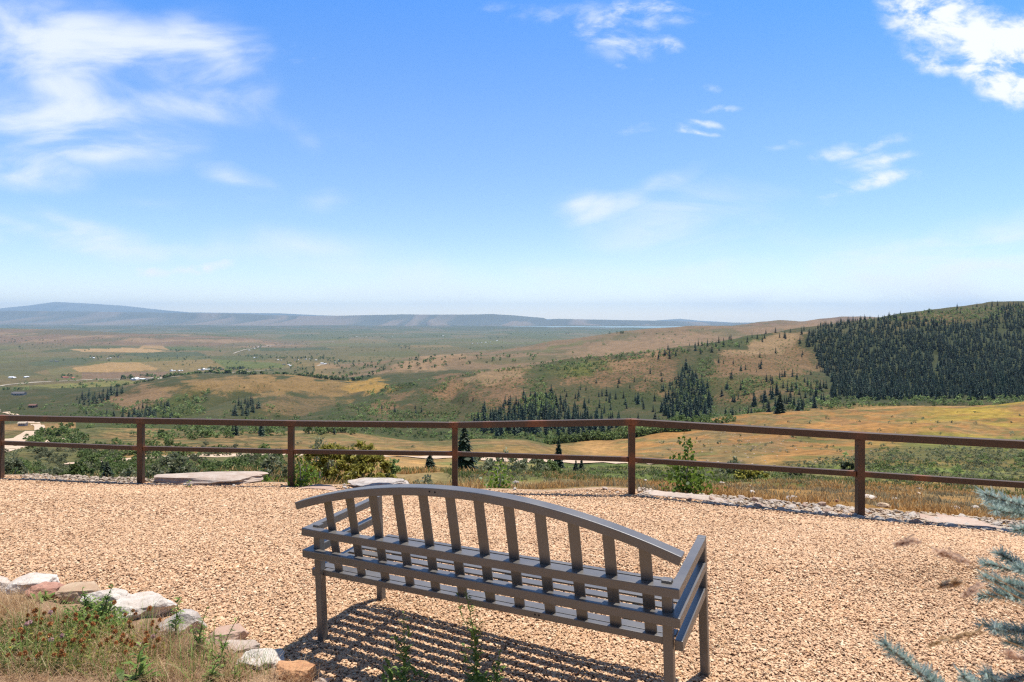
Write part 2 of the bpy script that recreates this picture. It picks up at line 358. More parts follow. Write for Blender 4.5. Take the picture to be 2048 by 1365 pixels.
    m, nt, out = newmat('lake_water'); b = principled(nt, out, Roughness=.7); b.inputs['Specular IOR Level'].default_value = .15; n = noise(nt, .0006, 4)
    nt.links.new(mixc(nt, n, (.17, .25, .27), (.22, .29, .30)), b.inputs['Base Color']); M['lake'] = m
    def plain(nm, c, rough=.7):
        m, nt, out = newmat(nm); b = principled(nt, out, Roughness=rough); n = noise(nt, .8, 4)
        nt.links.new(mixc(nt, n, tuple(x * .85 for x in c), tuple(min(1, x * 1.15) for x in c)), b.inputs['Base Color']); M[nm] = m
    plain('white_siding', (.78, .77, .74)); plain('grey_siding', (.30, .29, .28)); plain('brown_siding', (.16, .075, .05)); plain('tan_siding', (.42, .34, .25))
    plain('metal_roof', (.66, .66, .65), .8); plain('dark_roof', (.10, .09, .09)); plain('red_roof', (.36, .09, .05)); plain('dark_glass', (.03, .035, .04), .2)
    # terrain
    m, nt, out = newmat('terrain_ground'); b = principled(nt, out, Roughness=.95); b.inputs['Specular IOR Level'].default_value = .1
    at = nt.nodes.new('ShaderNodeAttribute'); at.attribute_name = 'ground'
    sp = nt.nodes.new('ShaderNodeAttribute'); sp.attribute_name = 'speck'
    fa = nt.nodes.new('ShaderNodeAttribute'); fa.attribute_name = 'farness'
    a1 = noise(nt, .03, 5, .6); a2 = noise(nt, .35, 6, .65); a3 = noise(nt, 6.0, 4, .6)
    c = mixc(nt, 1.0, at.outputs['Color'], ramp(nt, a1, [(.3, (.78, .80, .78)), (.7, (1.22, 1.2, 1.18))]), 'MULTIPLY')
    c = mixc(nt, 1.0, c, ramp(nt, a2, [(.3, (.56, .58, .58)), (.7, (1.45, 1.42, 1.38))]), 'MULTIPLY')
    c = mixc(nt, 1.0, c, ramp(nt, a3, [(.3, (.72, .72, .72)), (.7, (1.28, 1.28, 1.28))]), 'MULTIPLY')
    tc = nt.nodes.new('ShaderNodeTexCoord').outputs['Object']
    def spots(scale, lo, hi):
        v = nt.nodes.new('ShaderNodeTexNoise'); v.inputs['Scale'].default_value = scale; v.inputs['Detail'].default_value = 3; v.inputs['Roughness'].default_value = .6
        nt.links.new(tc, v.inputs['Vector']); return v.outputs['Fac']
    s1 = spots(.22, 0, 0)
    ad = nt.nodes.new('ShaderNodeMath'); ad.operation = 'ADD'; nt.links.new(s1, ad.inputs[0])
    nt.links.new(mrange(nt, sp.outputs['Fac'], 0, 1, -.19, .26), ad.inputs[1])
    c = mixc(nt, mrange(nt, ad.outputs[0], .48, .56, 0, .7), c, (.040, .049, .020))
    nt.links.new(c, b.inputs['Base Color'])
    s3 = nt.nodes.new('ShaderNodeMath'); s3.operation = 'ADD'; nt.links.new(a2, s3.inputs[0]); nt.links.new(mrange(nt, ad.outputs[0], .45, .6, 0, .6), s3.inputs[1])
    bump(nt, b, s3.outputs[0], .5, .8)
    M['ground'] = m
make_mats()

# ------------------------------------------------------------------ the land: one sheet out to the far mountains
def feat(pts):
    a = np.array(sorted(pts), float); return a
POSTS = [(-9.80, 9.95), (-7.48, 9.50), (-5.20, 9.11), (-3.05, 8.98), (-.787, 8.97), (1.43, 7.77), (3.73, 6.97), (6.03, 6.17), (8.3, 5.4)]
POSTZ = [-.66, -.654, -.633, -.647, -.70, -.43, -.448, -.45, -.45]
RAILZ = [.30, .299, .318, .303, .283, .519, .501, .505, .505]
def crest_of(px):
    """depth and height of the fence line along the direction px"""
    t = (np.asarray(px, float) - CX) / F
    d = np.full(t.shape, 0.0); z = np.full(t.shape, -.65)
    X = np.array([p[0] for p in POSTS]); Y = np.array([p[1] for p in POSTS]); T = X / Y
    for i in range(len(T) - 1):
        m = (t >= T[i]) & (t <= T[i + 1])
        dx, dy = X[i + 1] - X[i], Y[i + 1] - Y[i]
        s = (t[m] * Y[i] - X[i]) / (dx - t[m] * dy)
        d[m] = Y[i] + s * dy; z[m] = POSTZ[i] + s * (POSTZ[i + 1] - POSTZ[i])
    d[t < T[0]] = Y[0]; z[t < T[0]] = POSTZ[0]; d[t > T[-1]] = Y[-1]; z[t > T[-1]] = POSTZ[-1]
    return d, z
def edge_of(px):
    k = np.asarray(px, float); d, z = crest_of(px)
    return d + .50 + .06 * np.sin(k / 37.0) + .08 * np.sin(k / 91.0 + 1), z - .05
def zpad(x, y):
    x = np.asarray(x, float); y = np.asarray(y, float)
    d = np.maximum(y, .6); px = CX + F * x / d; ed, ez = crest_of(px)
    t = np.clip((d - 4.5) / np.maximum(ed - 4.5, .3), 0, 1.4)
    z = ez * np.minimum(t, 1.03) ** 1.25 + .018 * np.exp(-((d - ed - .02) / .13) ** 2)
    return z + .012 * (fbm2(x * 1.3, y * 1.3, 3, 3) - .5) * 2
GF = [
 # (default depth, [(px, y, depth or None)])
 (25,   [(-1200, 985), (-300, 975), (0, 966), (300, 952), (600, 948), (900, 958), (1263, 965), (1500, 973), (1719, 984), (2048, 1000), (2600, 1020)]),
 (50,   [(-1200, 950), (-300, 945), (0, 938), (300, 932), (600, 928), (900, 940), (1263, 944), (1500, 948), (1719, 955), (2048, 962), (2600, 972)]),
 (95,   [(-1200, 925), (-300, 922), (0, 920), (174, 926), (300, 915), (600, 910), (900, 915), (1263, 923), (1500, 931), (1719, 938), (2048, 936), (2600, 935)]),
 (180,  [(-1200, 900), (-300, 896), (0, 894), (300, 888), (600, 884), (900, 885), (1050, 890), (1150, 903), (1263, 897), (1500, 888), (1719, 888), (2048, 885), (2600, 880)]),
 (330,  [(-1200, 872), (-300, 870), (0, 868), (300, 867), (600, 868), (750, 878), (900, 890), (1100, 892), (1263, 872), (1330, 860), (1400, 850), (1500, 838), (1600, 828), (1719, 818), (1900, 811), (2048, 808), (2600, 800)]),
 (None, [(-1200, 845, 600), (-300, 842, 600), (0, 845, 600), (300, 848, 560), (600, 850, 560), (900, 872, 520), (1100, 872, 500), (1263, 864, 495), (1400, 852, 480), (1500, 842, 470), (1719, 826, 450), (2048, 816, 450), (2600, 808, 450)]),
 (None, [(-1200, 815, 900), (0, 815, 900), (150, 812, 880), (300, 805, 800), (600, 800, 770), (900, 790, 760), (1263, 775, 760), (1500, 745, 800), (1719, 730, 850), (2048, 715, 880), (2600, 700, 900)]),
 (None, [(-1200, 796, 1250), (0, 793, 1250), (150, 790, 1150), (230, 783, 1000), (300, 769, 980), (350, 762, 970), (420, 758, 960), (500, 765, 960), (560, 781, 950), (620, 800, 900), (700, 795, 880), (760, 780, 900), (850, 762, 930), (930, 748, 950), (1040, 733, 980), (1130, 716, 1000), (1250, 706, 1000), (1330, 700, 1020), (1400, 691, 1050), (1500, 673, 1150), (1600, 657, 1200), (1719, 640, 1250), (1800, 629, 1280), (1900, 617, 1300), (1980, 609, 1350), (2048, 607, 1380), (2600, 590, 1500)]),
 (None, [(-1200, 776, 1600), (0, 775, 1600), (150, 776, 1500), (230, 777, 1300), (300, 765, 1300), (350, 757, 1300), (420, 753, 1300), (500, 750, 1300), (560, 752, 1300), (620, 757, 1300), (700, 772, 1250), (760, 770, 1250), (850, 768, 1300), (930, 757, 1300), (1040, 743, 1350), (1130, 728, 1350), (1250, 718, 1400), (1400, 703, 1450), (1500, 686, 1550), (1600, 671, 1600), (1719, 655, 1650), (2048, 622, 1800), (2600, 605, 1900)]),
 (None, [(-1200, 756, 2100), (0, 755, 2100), (300, 756, 2100), (500, 758, 2000), (620, 753, 1900), (700, 748, 1900), (760, 739, 1900), (800, 728, 1900), (900, 717, 1950), (980, 717, 2000), (1060, 713, 2000), (1130, 706, 2050), (1250, 694, 2050), (1400, 684, 2050), (1500, 675, 2100), (1600, 662, 2200), (1719, 655, 2300), (2048, 640, 2500), (2600, 630, 2600)]),
 (2950, [(-1200, 731), (0, 730), (300, 730), (600, 729), (700, 727), (800, 723), (900, 712), (980, 703), (1060, 692), (1130, 682), (1200, 672), (1280, 662), (1330, 658), (1400, 655), (1450, 653), (1500, 652), (1600, 650), (1719, 647), (2048, 640), (2600, 630)]),
 (4700, [(-1200, 699), (0, 698), (500, 700), (900, 700), (980, 699), (1060, 697), (1130, 694), (1280, 676), (1400, 664), (1470, 653), (1530, 645), (1560, 643), (1600, 646), (1640, 640), (1680, 636.5), (1720, 636), (1800, 640), (2048, 640), (2600, 640)]),
 (6700, [(-1200, 654), (-300, 656), (0, 658), (150, 662), (250, 667), (400, 670), (500, 676), (560, 682), (650, 684), (900, 684), (1280, 682), (1500, 668), (2048, 656), (2600, 656)]),
 (9000, [(-1200, 668), (2600, 668)]),
 (14000, [(-1200, 655.4), (2600, 655.4)]),
 (18000, [(-1200, 648), (0, 649), (400, 650.5), (800, 651), (1600, 651), (2600, 651)]),
 (22000, [(-1200, 620), (-300, 622), (0, 621.5), (100, 622.5), (300, 625), (450, 627), (560, 631), (640, 632.5), (700, 631), (800, 629), (860, 629.5), (930, 629.5), (985, 628), (1040, 632), (1088, 636), (1096, 641.5), (1106, 638), (1200, 639.5), (1280, 641), (1340, 642.5), (1470, 646), (1600, 648), (2600, 648)]),
 (26500, [(-1200, 640), (2600, 648)]),
 (33000, [(-1200, 612), (-300, 618), (0, 617), (60, 611), (110, 604), (190, 608), (250, 612), (330, 621), (380, 625), (450, 626), (560, 627), (640, 631), (720, 633), (900, 633), (1200, 641.5), (1300, 642), (1360, 638), (1400, 642), (1440, 644), (1480, 646.5), (1600, 650), (2600, 650)]),
 (38000, [(-1200, 655), (2600, 655)]),
]
def build_terrain():
    global TPX, TD, TZ, TY
    px = np.concatenate([np.arange(-2600, -90, 18.0), np.arange(-90, 2140, 3.0), np.arange(2140, 4700, 18.0)])
    D = np.concatenate([np.geomspace(1.2, 8, 40, endpoint=False), np.geomspace(8, 300, 250, endpoint=False), np.geomspace(300, 2300, 340, endpoint=False), np.geomspace(2300, 38000, 270)])
    pc = np.clip(px, -1200, 2600)
    ed, ez = edge_of(px)
    ey = H0 + F * (CAMZ - ez) / ed
    FD = [ed + 1.6]; offs = np.interp(pc, [-1200, 600, 900, 1100, 1263, 1500, 1719, 2048, 2600], [40, 32, 16, 0, -5, -6, -10, -8, -5])
    FY = [ey + offs]
    for dd, pts in GF:
        p = np.array([q[0] for q in pts], float); y = np.array([q[1] for q in pts], float)
        d = np.array([(q[2] if len(q) > 2 else dd) for q in pts], float)
        FY.append(np.interp(pc, p, y)); FD.append(np.interp(pc, p, d))
    FD = np.array(FD); FY = np.array(FY)                     # (features, columns)
    # light smoothing along px so that crests do not kink
    lx = np.log(FD); lD = np.log(D); A = np.zeros((len(D), len(px)))
    nF = len(FD)
    # monotone cubic (pchip) along log depth, column by column, vectorised over columns
    h = np.diff(lx, axis=0); dl = np.diff(FY, axis=0) / h
    m = np.zeros_like(FY)
    w1 = 2 * h[1:] + h[:-1]; w2 = h[1:] + 2 * h[:-1]
    same = dl[:-1] * dl[1:] > 0
    with np.errstate(divide='ignore', invalid='ignore'):
        m[1:-1] = np.where(same, (w1 + w2) / (w1 / dl[:-1] + w2 / dl[1:]), 0)
    m[0] = dl[0]; m[-1] = dl[-1]
    for c in range(len(px)):
        k = np.clip(np.searchsorted(lx[:, c], lD) - 1, 0, nF - 2)
        t = np.clip((lD - lx[k, c]) / h[k, c], 0, 1)
        t2 = t * t; t3 = t2 * t
        A[:, c] = (2 * t3 - 3 * t2 + 1) * FY[k, c] + (t3 - 2 * t2 + t) * h[k, c] * m[k, c] + (-2 * t3 + 3 * t2) * FY[k + 1, c] + (t3 - t2) * h[k, c] * m[k + 1, c]
    DD = D[:, None] * np.ones((1, len(px))); PXX = np.ones((len(D), 1)) * px[None, :]
    X = (PXX - CX) / F * DD
    Z = CAMZ - (A - H0) / F * DD
    # relief
    def win(lam, lo, hi): return sm(DD, lo * .6, lo) * (1 - sm(DD, hi, hi * 1.8))
    for i, (lam, amp, lo, hi) in enumerate([(.7, .05, 11, 60), (2.5, .12, 13, 200), (8, .35, 20, 500), (14, .55, 250, 1500), (28, 1.3, 110, 1900), (90, 3.2, 320, 4500), (170, 4.2, 450, 3200), (600, 14, 2500, 15000)]):
        Z += amp * 2 * (vnoise(X / lam, DD / lam, 40 + i) - .5) * win(lam, lo, hi)
    # gullies running down the facing hillsides and the far mountain fronts
    g = np.abs(vnoise(X / 75 + .5 * vnoise(X / 90, DD / 90, 9), DD / 420, 61) - .5) * 2
    Z -= 15.0 * (1 - g) ** 2 * sm(DD, 560, 680) * (1 - sm(DD, 930, 1150))
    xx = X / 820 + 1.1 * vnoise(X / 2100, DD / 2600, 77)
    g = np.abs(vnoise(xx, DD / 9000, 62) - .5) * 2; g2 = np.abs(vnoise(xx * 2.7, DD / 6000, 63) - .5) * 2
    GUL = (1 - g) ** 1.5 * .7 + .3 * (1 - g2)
    Z -= (200 * (1 - g) ** 1.5 + 90 * (1 - g2)) * sm(DD, 17500, 20000) * (1 - sm(DD, 21400, 22300))
    g = np.abs(vnoise(X / 1900 + vnoise(X / 4000, DD / 4000, 78), DD / 9000, 64) - .5) * 2
    Z -= 330 * (1 - g) ** 1.5 * sm(DD, 27500, 30000) * (1 - sm(DD, 32000, 33200))
    g = np.abs(vnoise(X / 260, DD / 1500, 65) - .5) * 2
    Z -= 14 * (1 - g) * sm(DD, 4900, 5600) * (1 - sm(DD, 6500, 6800)) * (1 - sm(PXX, 600, 800))
    # flat under the lake
    inpad = DD < ed[None, :] + .05
    zp = zpad(X, DD)
    Z = np.where(inpad, zp - .10, Z)
    Yp = H0 + F * (CAMZ - Z) / DD
    TPX, TD, TZ, TY = px, D, Z, Yp
    # ---------------- ground cover
    col = np.zeros((*Z.shape, 3)); spk = np.zeros(Z.shape)
    nz = fbm2(PXX / 46, Yp / 17, 5, 4); nz2 = fbm2(PXX / 13, Yp / 6, 15, 3)
    wx = PXX + (nz - .5) * 60 + (nz2 - .5) * 34; wy = Yp + (fbm2(PXX / 40, Yp / 14, 25, 4) - .5) * 22 + (nz2 - .5) * 13
    def put(mask, c, k=1.0):
        f = np.clip(mask * k, 0, 1)[..., None]; col[:] = col * (1 - f) + np.array(c) * f
    dry = (.285, .175, .080); sage = (.125, .125, .062); green = (.062, .078, .028); brown = (.205, .132, .085); gold = (.36, .235, .075); bright = (.095, .118, .030)
    # near field
    put(DD > 0, (.43, .27, .125))
    f1 = sm(fbm2(X / 6, DD / 9, 31, 4), .42, .6); put(f1 * (DD < 120), (.26, .21, .12), .8)
    put((DD < 17) * sm(PXX, 1000, 1100) * sm(fbm2(X / 3, DD / 2, 33, 3), .35, .6), (.33, .19, .07), .8)
    # green belt before the track (right), sage slope (left)
    gb = sm(wy, 912, 925) * (1 - sm(wy, 958, 972)) * sm(PXX, 820, 960)
    put(gb, (.15, .17, .075), .85); put(gb * sm(fbm2(X / 9, DD / 6, 35, 3), .45, .6), (.13, .185, .055), .85); spk += gb * .25
    lf = (DD > 12) * (1 - sm(PXX, 520, 640)) * (DD < 420)
    put(lf, (.17, .135, .072)); put(lf * sm(fbm2(X / 30, DD / 40, 36, 4), .36, .5), (.125, .135, .065), .9); spk += lf * .35
    # tan hill at right
    th = sm(DD, 96, 110) * (1 - sm(DD, 390, 420)) * sm(PXX, 1180, 1290)
    put(th, (.345, .195, .078)); spk += th * .06
    put(th * sm(fbm2(X / 16, DD / 16, 37, 4), .5, .62), (.27, .165, .085), .8); put(th * sm(fbm2(X / 7, DD / 11, 137, 4), .5, .66), (.215, .175, .085), .8); put(th * sm(fbm2(X / 11, DD / 9, 138, 4), .60, .70) * (1 - sm(wy, 880, 900) * 0), (.13, .15, .055), .8); put(th * sm(wx, 1200, 1290) * (1 - sm(wx, 1480, 1620)) * sm(fbm2(X / 9, DD / 9, 139, 4), .46, .6), (.20, .165, .09), .8)
    put(th * sm(wx, 1760, 1960) * sm(fbm2(X / 40, DD / 30, 38, 3), .38, .55), (.36, .28, .06), .95)
    put(th * sm(wx, 1700, 1850) * sm(wy, 862, 885) * (1 - sm(wy, 925, 950)), (.145, .17, .055), .9)
    put(th * sm(wx, 1640, 1760) * sm(wy, 892, 905), sage, .7)
    # knolls between the two tracks (centre-left)
    kn = sm(DD, 96, 105) * (1 - sm(DD, 330, 350)) * sm(wx, 200, 260) * (1 - sm(wx, 1120, 1190))
    put(kn, (.255, .18, .095)); put(kn * sm(fbm2(X / 14, DD / 12, 141, 4), .48, .6), (.15, .15, .07), .85); put(kn * sm(wy, 892, 898) * (1 - sm(wy, 916, 920)), (.29, .195, .085), .8)
    spk += kn * .05
    lk = (wx < 330) * sm(DD, 300, 330) * (DD < 700); put(lk, (.24, .17, .095), .7)
    # ravine and hillsides
    rv = sm(DD, 330, 360) * (1 - sm(DD, 560, 640)) * (PXX > 150) * (1 - sm(PXX - (DD - 400) * .0, 1420, 1500)); put(rv * (DD < 1500), (.075, .095, .036)); spk += rv * .3
    hs = sm(DD, 520, 600) * (DD < 1700); put(hs, (.088, .086, .038)); spk += hs * .66
    hg = hs * sm(fbm2(X / 55, DD / 55, 41, 4), .44, .60); put(hg, green, .75); put(hs * sm(fbm2(X / 18, DD / 30, 92, 4), .5, .68), (.155, .115, .07), .7)
    put(pip(PXX, Yp, [(1620, 672), (1720, 642), (1850, 642), (1960, 650), (2048, 622), (2400, 610), (2400, 815), (1780, 812), (1665, 800), (1650, 745)]) * (DD > 430) * (DD < 1500), (.060, .070, .034), .9)
    def ell(cx_, cy_, rx, ry, rot, c, k=1.0, lo=450, hi=1750, sp=None):
        a = R(rot); dx = wx - cx_; dy = wy - cy_
        u_ = (dx * math.cos(a) + dy * math.sin(a)) / rx; v_ = (-dx * math.sin(a) + dy * math.cos(a)) / ry
        mk = (1 - sm(np.sqrt(u_ * u_ + v_ * v_) + (vnoise(X / 22, DD / 34, 91) - .5) * .7 * (DD < 1800), .6, 1.2)) * (DD > lo) * (DD < hi); put(mk, c, k)
        if sp is not None: spk[:] = spk * (1 - mk) + sp * mk
    ell(1130, 765, 330, 52, -11, brown, .5); ell(1540, 745, 150, 70, -8, brown, .5)
    ell(900, 772, 58, 24, -18, brown, .85, sp=.3); ell(1005, 775, 62, 40, -14, brown, .9, sp=.32); ell(985, 750, 70, 14, -13, (.26, .19, .125), .9, sp=.05)
    ell(1225, 745, 118, 34, -8, brown, .85, sp=.36); ell(1310, 735, 60, 50, 0, brown, .8, sp=.36); ell(1250, 722, 120, 10, -9, (.25, .17, .11), .8, sp=.05)
    ell(1545, 740, 95, 66, -5, (.20, .135, .082), 1, sp=.26); ell(1540, 690, 80, 16, -12, (.28, .205, .135), .9, sp=.03); ell(1470, 760, 60, 40, 10, brown, .7, sp=.15)
    ell(800, 800, 60, 14, -22, brown, .55, sp=.2); ell(770, 830, 30, 20, -30, brown, .5)
    ell(1120, 742, 60, 22, -10, bright, .7); ell(1180, 735, 40, 16, -15, bright, .7); ell(1480, 680, 60, 10, -12, (.10, .12, .04), .8); ell(1590, 765, 50, 14, 0, bright, .6); ell(1460, 770, 90, 20, 0, green, .7)
    ell(1700, 640, 70, 10, -14, (.22, .15, .09), .6); ell(1880, 634, 190, 20, -8, (.165, .125, .065), 1); ell(1880, 640, 50, 10, 0, (.26, .165, .09), .8)
    ell(285, 795, 70, 26, -12, (.215, .150, .098), 1, sp=.08); ell(360, 812, 60, 26, -20, (.072, .092, .032), .95, sp=.3); ell(500, 772, 160, 20, 0, (.235, .165, .085), .95, sp=.05)
    ell(620, 775, 120, 22, 4, (.25, .17, .08), .8, sp=.08); ell(590, 815, 90, 20, 0, (.18, .13, .08), .7, sp=.3); ell(440, 815, 50, 18, 0, (.14, .13, .065), .6); ell(740, 770, 50, 12, 0, gold, .9, sp=0)
    # mid ridges beyond the near crest
    mr = sm(DD, 1500, 1650) * (1 - sm(DD, 5000, 5400)); md = sm(PXX, 560, 700)
    put(mr * md, (.165, .122, .085)); spk[:] = np.where(mr * md > .5, .12, spk)
    put(mr * md * sm(fbm2(X / 200, DD / 200, 43, 4), .48, .62), (.105, .10, .058), .85)
    ell(850, 728, 90, 14, -16, (.235, .165, .11), .8, 1500, 2600); ell(1300, 690, 170, 16, -8, (.205, .145, .10), .9, 1500, 3400, .1); ell(1120, 694, 60, 6, -12, (.10, .115, .05), .7, 1500, 3400)
    ell(1600, 655, 90, 6, -8, (.21, .145, .10), .8, 2000, 5400); ell(1520, 650, 60, 5, 0, (.17, .115, .09), .9, 3500, 5400); ell(1680, 640, 50, 4, 0, (.15, .105, .085), .9, 3500, 5400)
    # valley floor with its fields
    vf = sm(DD, 1450, 1650) * (1 - np.maximum(md, 0) * (DD < 3000)) * (DD < 17500) * (1 - (DD < 5000) * sm(PXX, 1000, 1060))
    put(vf, (.118, .108, .055)); spk = np.where(vf > .5, .1 + .14 * (DD < 5000), spk)
    lxw, lyw = np.floor((X + .25 * DD) / 420), np.floor((DD - .2 * X) / 560)
    pr = _hash(lxw.astype(np.int64), lyw.astype(np.int64), 5); pr2 = _hash(lxw.astype(np.int64), lyw.astype(np.int64), 8)
    pal = np.array([(.115, .125, .052), (.17, .145, .072), (.22, .165, .088), (.085, .105, .042), (.13, .14, .05), (.19, .15, .085), (.105, .11, .055), (.15, .125, .075)])
    put((vf > .5) * (pr2 > .25) * (DD < 17000), (0, 0, 0), 0)
    pick = .82 * pal[(pr * 7.99).astype(int)]; kk = ((vf > .5) * (pr2 > .3) * .7)[..., None]
    col = col * (1 - kk) + pick * kk
    def put2(mask, c, k=1.0):
        f = np.clip(mask * k, 0, 1)[..., None]; col[:] = col * (1 - f) + np.array(c) * f
    qx = PXX + (nz2 - .5) * 5; qy = Yp + (nz2 - .5) * 1.2
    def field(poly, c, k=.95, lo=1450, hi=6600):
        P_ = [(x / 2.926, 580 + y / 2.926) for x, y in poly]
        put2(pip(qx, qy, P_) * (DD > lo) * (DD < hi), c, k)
    field([(395, 460), (650, 425), (810, 424), (940, 465), (690, 483), (470, 482)], (.30, .205, .105))
    field([(400, 347), (820, 340), (970, 358), (890, 368), (480, 362)], (.34, .235, .13)); field([(820, 338), (850, 320), (950, 328), (985, 352)], (.29, .20, .11))
    field([(0, 275), (260, 275), (340, 296), (0, 299)], (.24, .17, .09)); field([(480, 485), (1000, 480), (1040, 512), (480, 524)], (.165, .115, .085))
    field([(820, 424), (1230, 405), (1330, 460), (960, 474)], (.185, .145, .07)); field([(1240, 405), (1640, 430), (1660, 455), (1330, 468)], (.10, .125, .045))
    field([(0, 570), (720, 530), (820, 540), (680, 590), (300, 612), (0, 600)], (.165, .165, .068)); field([(960, 332), (1180, 325), (1270, 356), (1000, 354)], (.085, .11, .045))
    field([(1100, 305), (1240, 305), (1330, 330), (1120, 325)], (.20, .165, .09)); field([(0, 480), (150, 470), (260, 500), (30, 505)], (.085, .09, .045))
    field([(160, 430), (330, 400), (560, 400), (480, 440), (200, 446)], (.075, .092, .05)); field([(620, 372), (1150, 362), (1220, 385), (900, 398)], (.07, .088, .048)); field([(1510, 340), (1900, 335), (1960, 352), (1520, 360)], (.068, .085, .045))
    field([(270, 465), (420, 455), (450, 480), (300, 500)], (.13, .125, .06)); field([(0, 610), (220, 605), (460, 630), (440, 650), (0, 650)], (.20, .165, .08))
    bl = sm(DD, 4900, 5300) * (1 - sm(DD, 6750, 7000)) * (1 - sm(PXX, 520, 680)); put2(bl, (.165, .115, .078)); spk = np.where(bl > .5, .25, spk)
    put2(bl * sm(fbm2(X / 300, DD / 300, 45, 4), .52, .66), (.25, .175, .115), .8); put2(bl * sm(fbm2(X / 250, DD / 500, 46, 4), .55, .65), (.10, .10, .06), .7)
    fv = sm(DD, 7000, 7600) * (DD < 17800); put2(fv, (.082, .098, .052), .8); put2(fv * (pr > .72), (.16, .13, .08), .6)
    # mountains; gullies greener, darkened in colour to stand in for weak shading
    mt = sm(DD, 17300, 18500); put2(mt, (.135, .115, .085)); spk = np.where(mt > .3, .1, spk)
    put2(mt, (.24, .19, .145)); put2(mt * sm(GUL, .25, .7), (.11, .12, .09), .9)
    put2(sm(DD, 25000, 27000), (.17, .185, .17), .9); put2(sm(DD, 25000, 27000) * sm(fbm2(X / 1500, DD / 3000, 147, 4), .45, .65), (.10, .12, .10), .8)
    spk = np.clip(spk, 0, 1)
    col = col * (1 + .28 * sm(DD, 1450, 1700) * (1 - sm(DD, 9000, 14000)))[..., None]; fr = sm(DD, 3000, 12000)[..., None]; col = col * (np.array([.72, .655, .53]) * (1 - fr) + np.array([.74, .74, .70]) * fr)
    nr, nc = Z.shape
    V = np.stack([X, DD, Z], -1).reshape(-1, 3)
    i = (np.arange(nr - 1)[:, None] * nc + np.arange(nc - 1)[None, :]).ravel()
    Fc = np.stack([i, i + 1, i + nc + 1, i + nc], -1)
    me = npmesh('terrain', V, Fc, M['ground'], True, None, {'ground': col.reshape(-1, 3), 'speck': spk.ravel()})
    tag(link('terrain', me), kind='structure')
build_terrain()
ENV = np.minimum.accumulate(TY, axis=0)
def hit(px, y, dmin=11.0):
    """the first point of the land seen in the direction (px, y): world x, y, z"""
    c = int(np.clip(np.searchsorted(TPX, px), 1, len(TPX) - 1)); c = c if abs(TPX[c] - px) < abs(TPX[c - 1] - px) else c - 1
    r0 = int(np.searchsorted(TD, dmin)); e = np.minimum.accumulate(TY[r0:, c]); k = int(np.argmax(e <= y))
    if e[k] > y: return None
    r = r0 + k
    if k == 0: d = TD[r]
    else:
        a, b = TY[r - 1, c], TY[r, c]; t = np.clip((a - y) / max(a - b, 1e-6), 0, 1); d = TD[r - 1] + t * (TD[r] - TD[r - 1])
    return zat((px - CX) / F * d, d)
def zat(x, d):
    px = CX + F * x / d
    c = np.clip(np.searchsorted(TPX, px) - 1, 0, len(TPX) - 2); r = np.clip(np.searchsorted(TD, d) - 1, 0, len(TD) - 2)
    s = np.clip((px - TPX[c]) / (TPX[c + 1] - TPX[c]), 0, 1); t = np.clip((d - TD[r]) / (TD[r + 1] - TD[r]), 0, 1)
    z = (TZ[r, c] * (1 - s) + TZ[r, c + 1] * s) * (1 - t) + (TZ[r + 1, c] * (1 - s) + TZ[r + 1, c + 1] * s) * t
    return (float(x), float(d), float(z))
def gp(px, y):
    """a point on the gravel pad seen in the direction (px, y)"""
    d = F * CAMZ / (y - H0)
    for _ in range(12):
        z = float(zpad(np.array([(px - CX) / F * d]), np.array([d]))[0]); d = F * (CAMZ - z) / (y - H0)
    return Vector(((px - CX) / F * d, d, z))

# ground behind and beside the camera; unseen back slope raised to block sky light
def back_ground():
    xs = np.linspace(-400, 400, 81); ys = np.linspace(-400, 2.2, 50)
    X, Y = np.meshgrid(xs, ys); Z = -.16 + .0 * X + .36 * np.maximum(-Y - 7, 0) + .3 * (vnoise(X / 9, Y / 9, 4) - .5) * (Y < -6) - .12 * np.maximum(np.abs(X) - 9, 0)
    nr, nc = X.shape; i = (np.arange(nr - 1)[:, None] * nc + np.arange(nc - 1)[None, :]).ravel()
    V = np.stack([X, Y, Z], -1).reshape(-1, 3)
    c = np.tile(np.array([[.20, .14, .075]]), (len(V), 1))
    tag(link('sky_block_slope', npmesh('sky_block_slope', V, np.stack([i, i + 1, i + nc + 1, i + nc], -1), M['ground'], True, None, {'ground': c, 'speck': np.full(len(V), .3)})), kind='structure')
back_ground()

def lake():
    y = np.linspace(13150, 15600, 14); rows = []
    for d in y:
        rows.append(d)
    V = []; Fc = []
    pxl = [(1150, 656.6), (1415, 657.0)]
    for k, d in enumerate(y):
        t = k / (len(y) - 1); a = 1130 - 100 * t + 30 * math.sin(k); b = 1440 + 60 * t
        zz = CAMZ - 252.0 + 0.0
        for px in np.linspace(a, b, 8): V.append(((px - CX) / F * d, d, zz + 2.5))
    for k in range(len(y) - 1):
        for j in range(7): i = k * 8 + j; Fc.append((i, i + 1, i + 9, i + 8))
    tag(link('lake', npmesh('lake', V, Fc, M['lake'])), kind='structure')
lake()

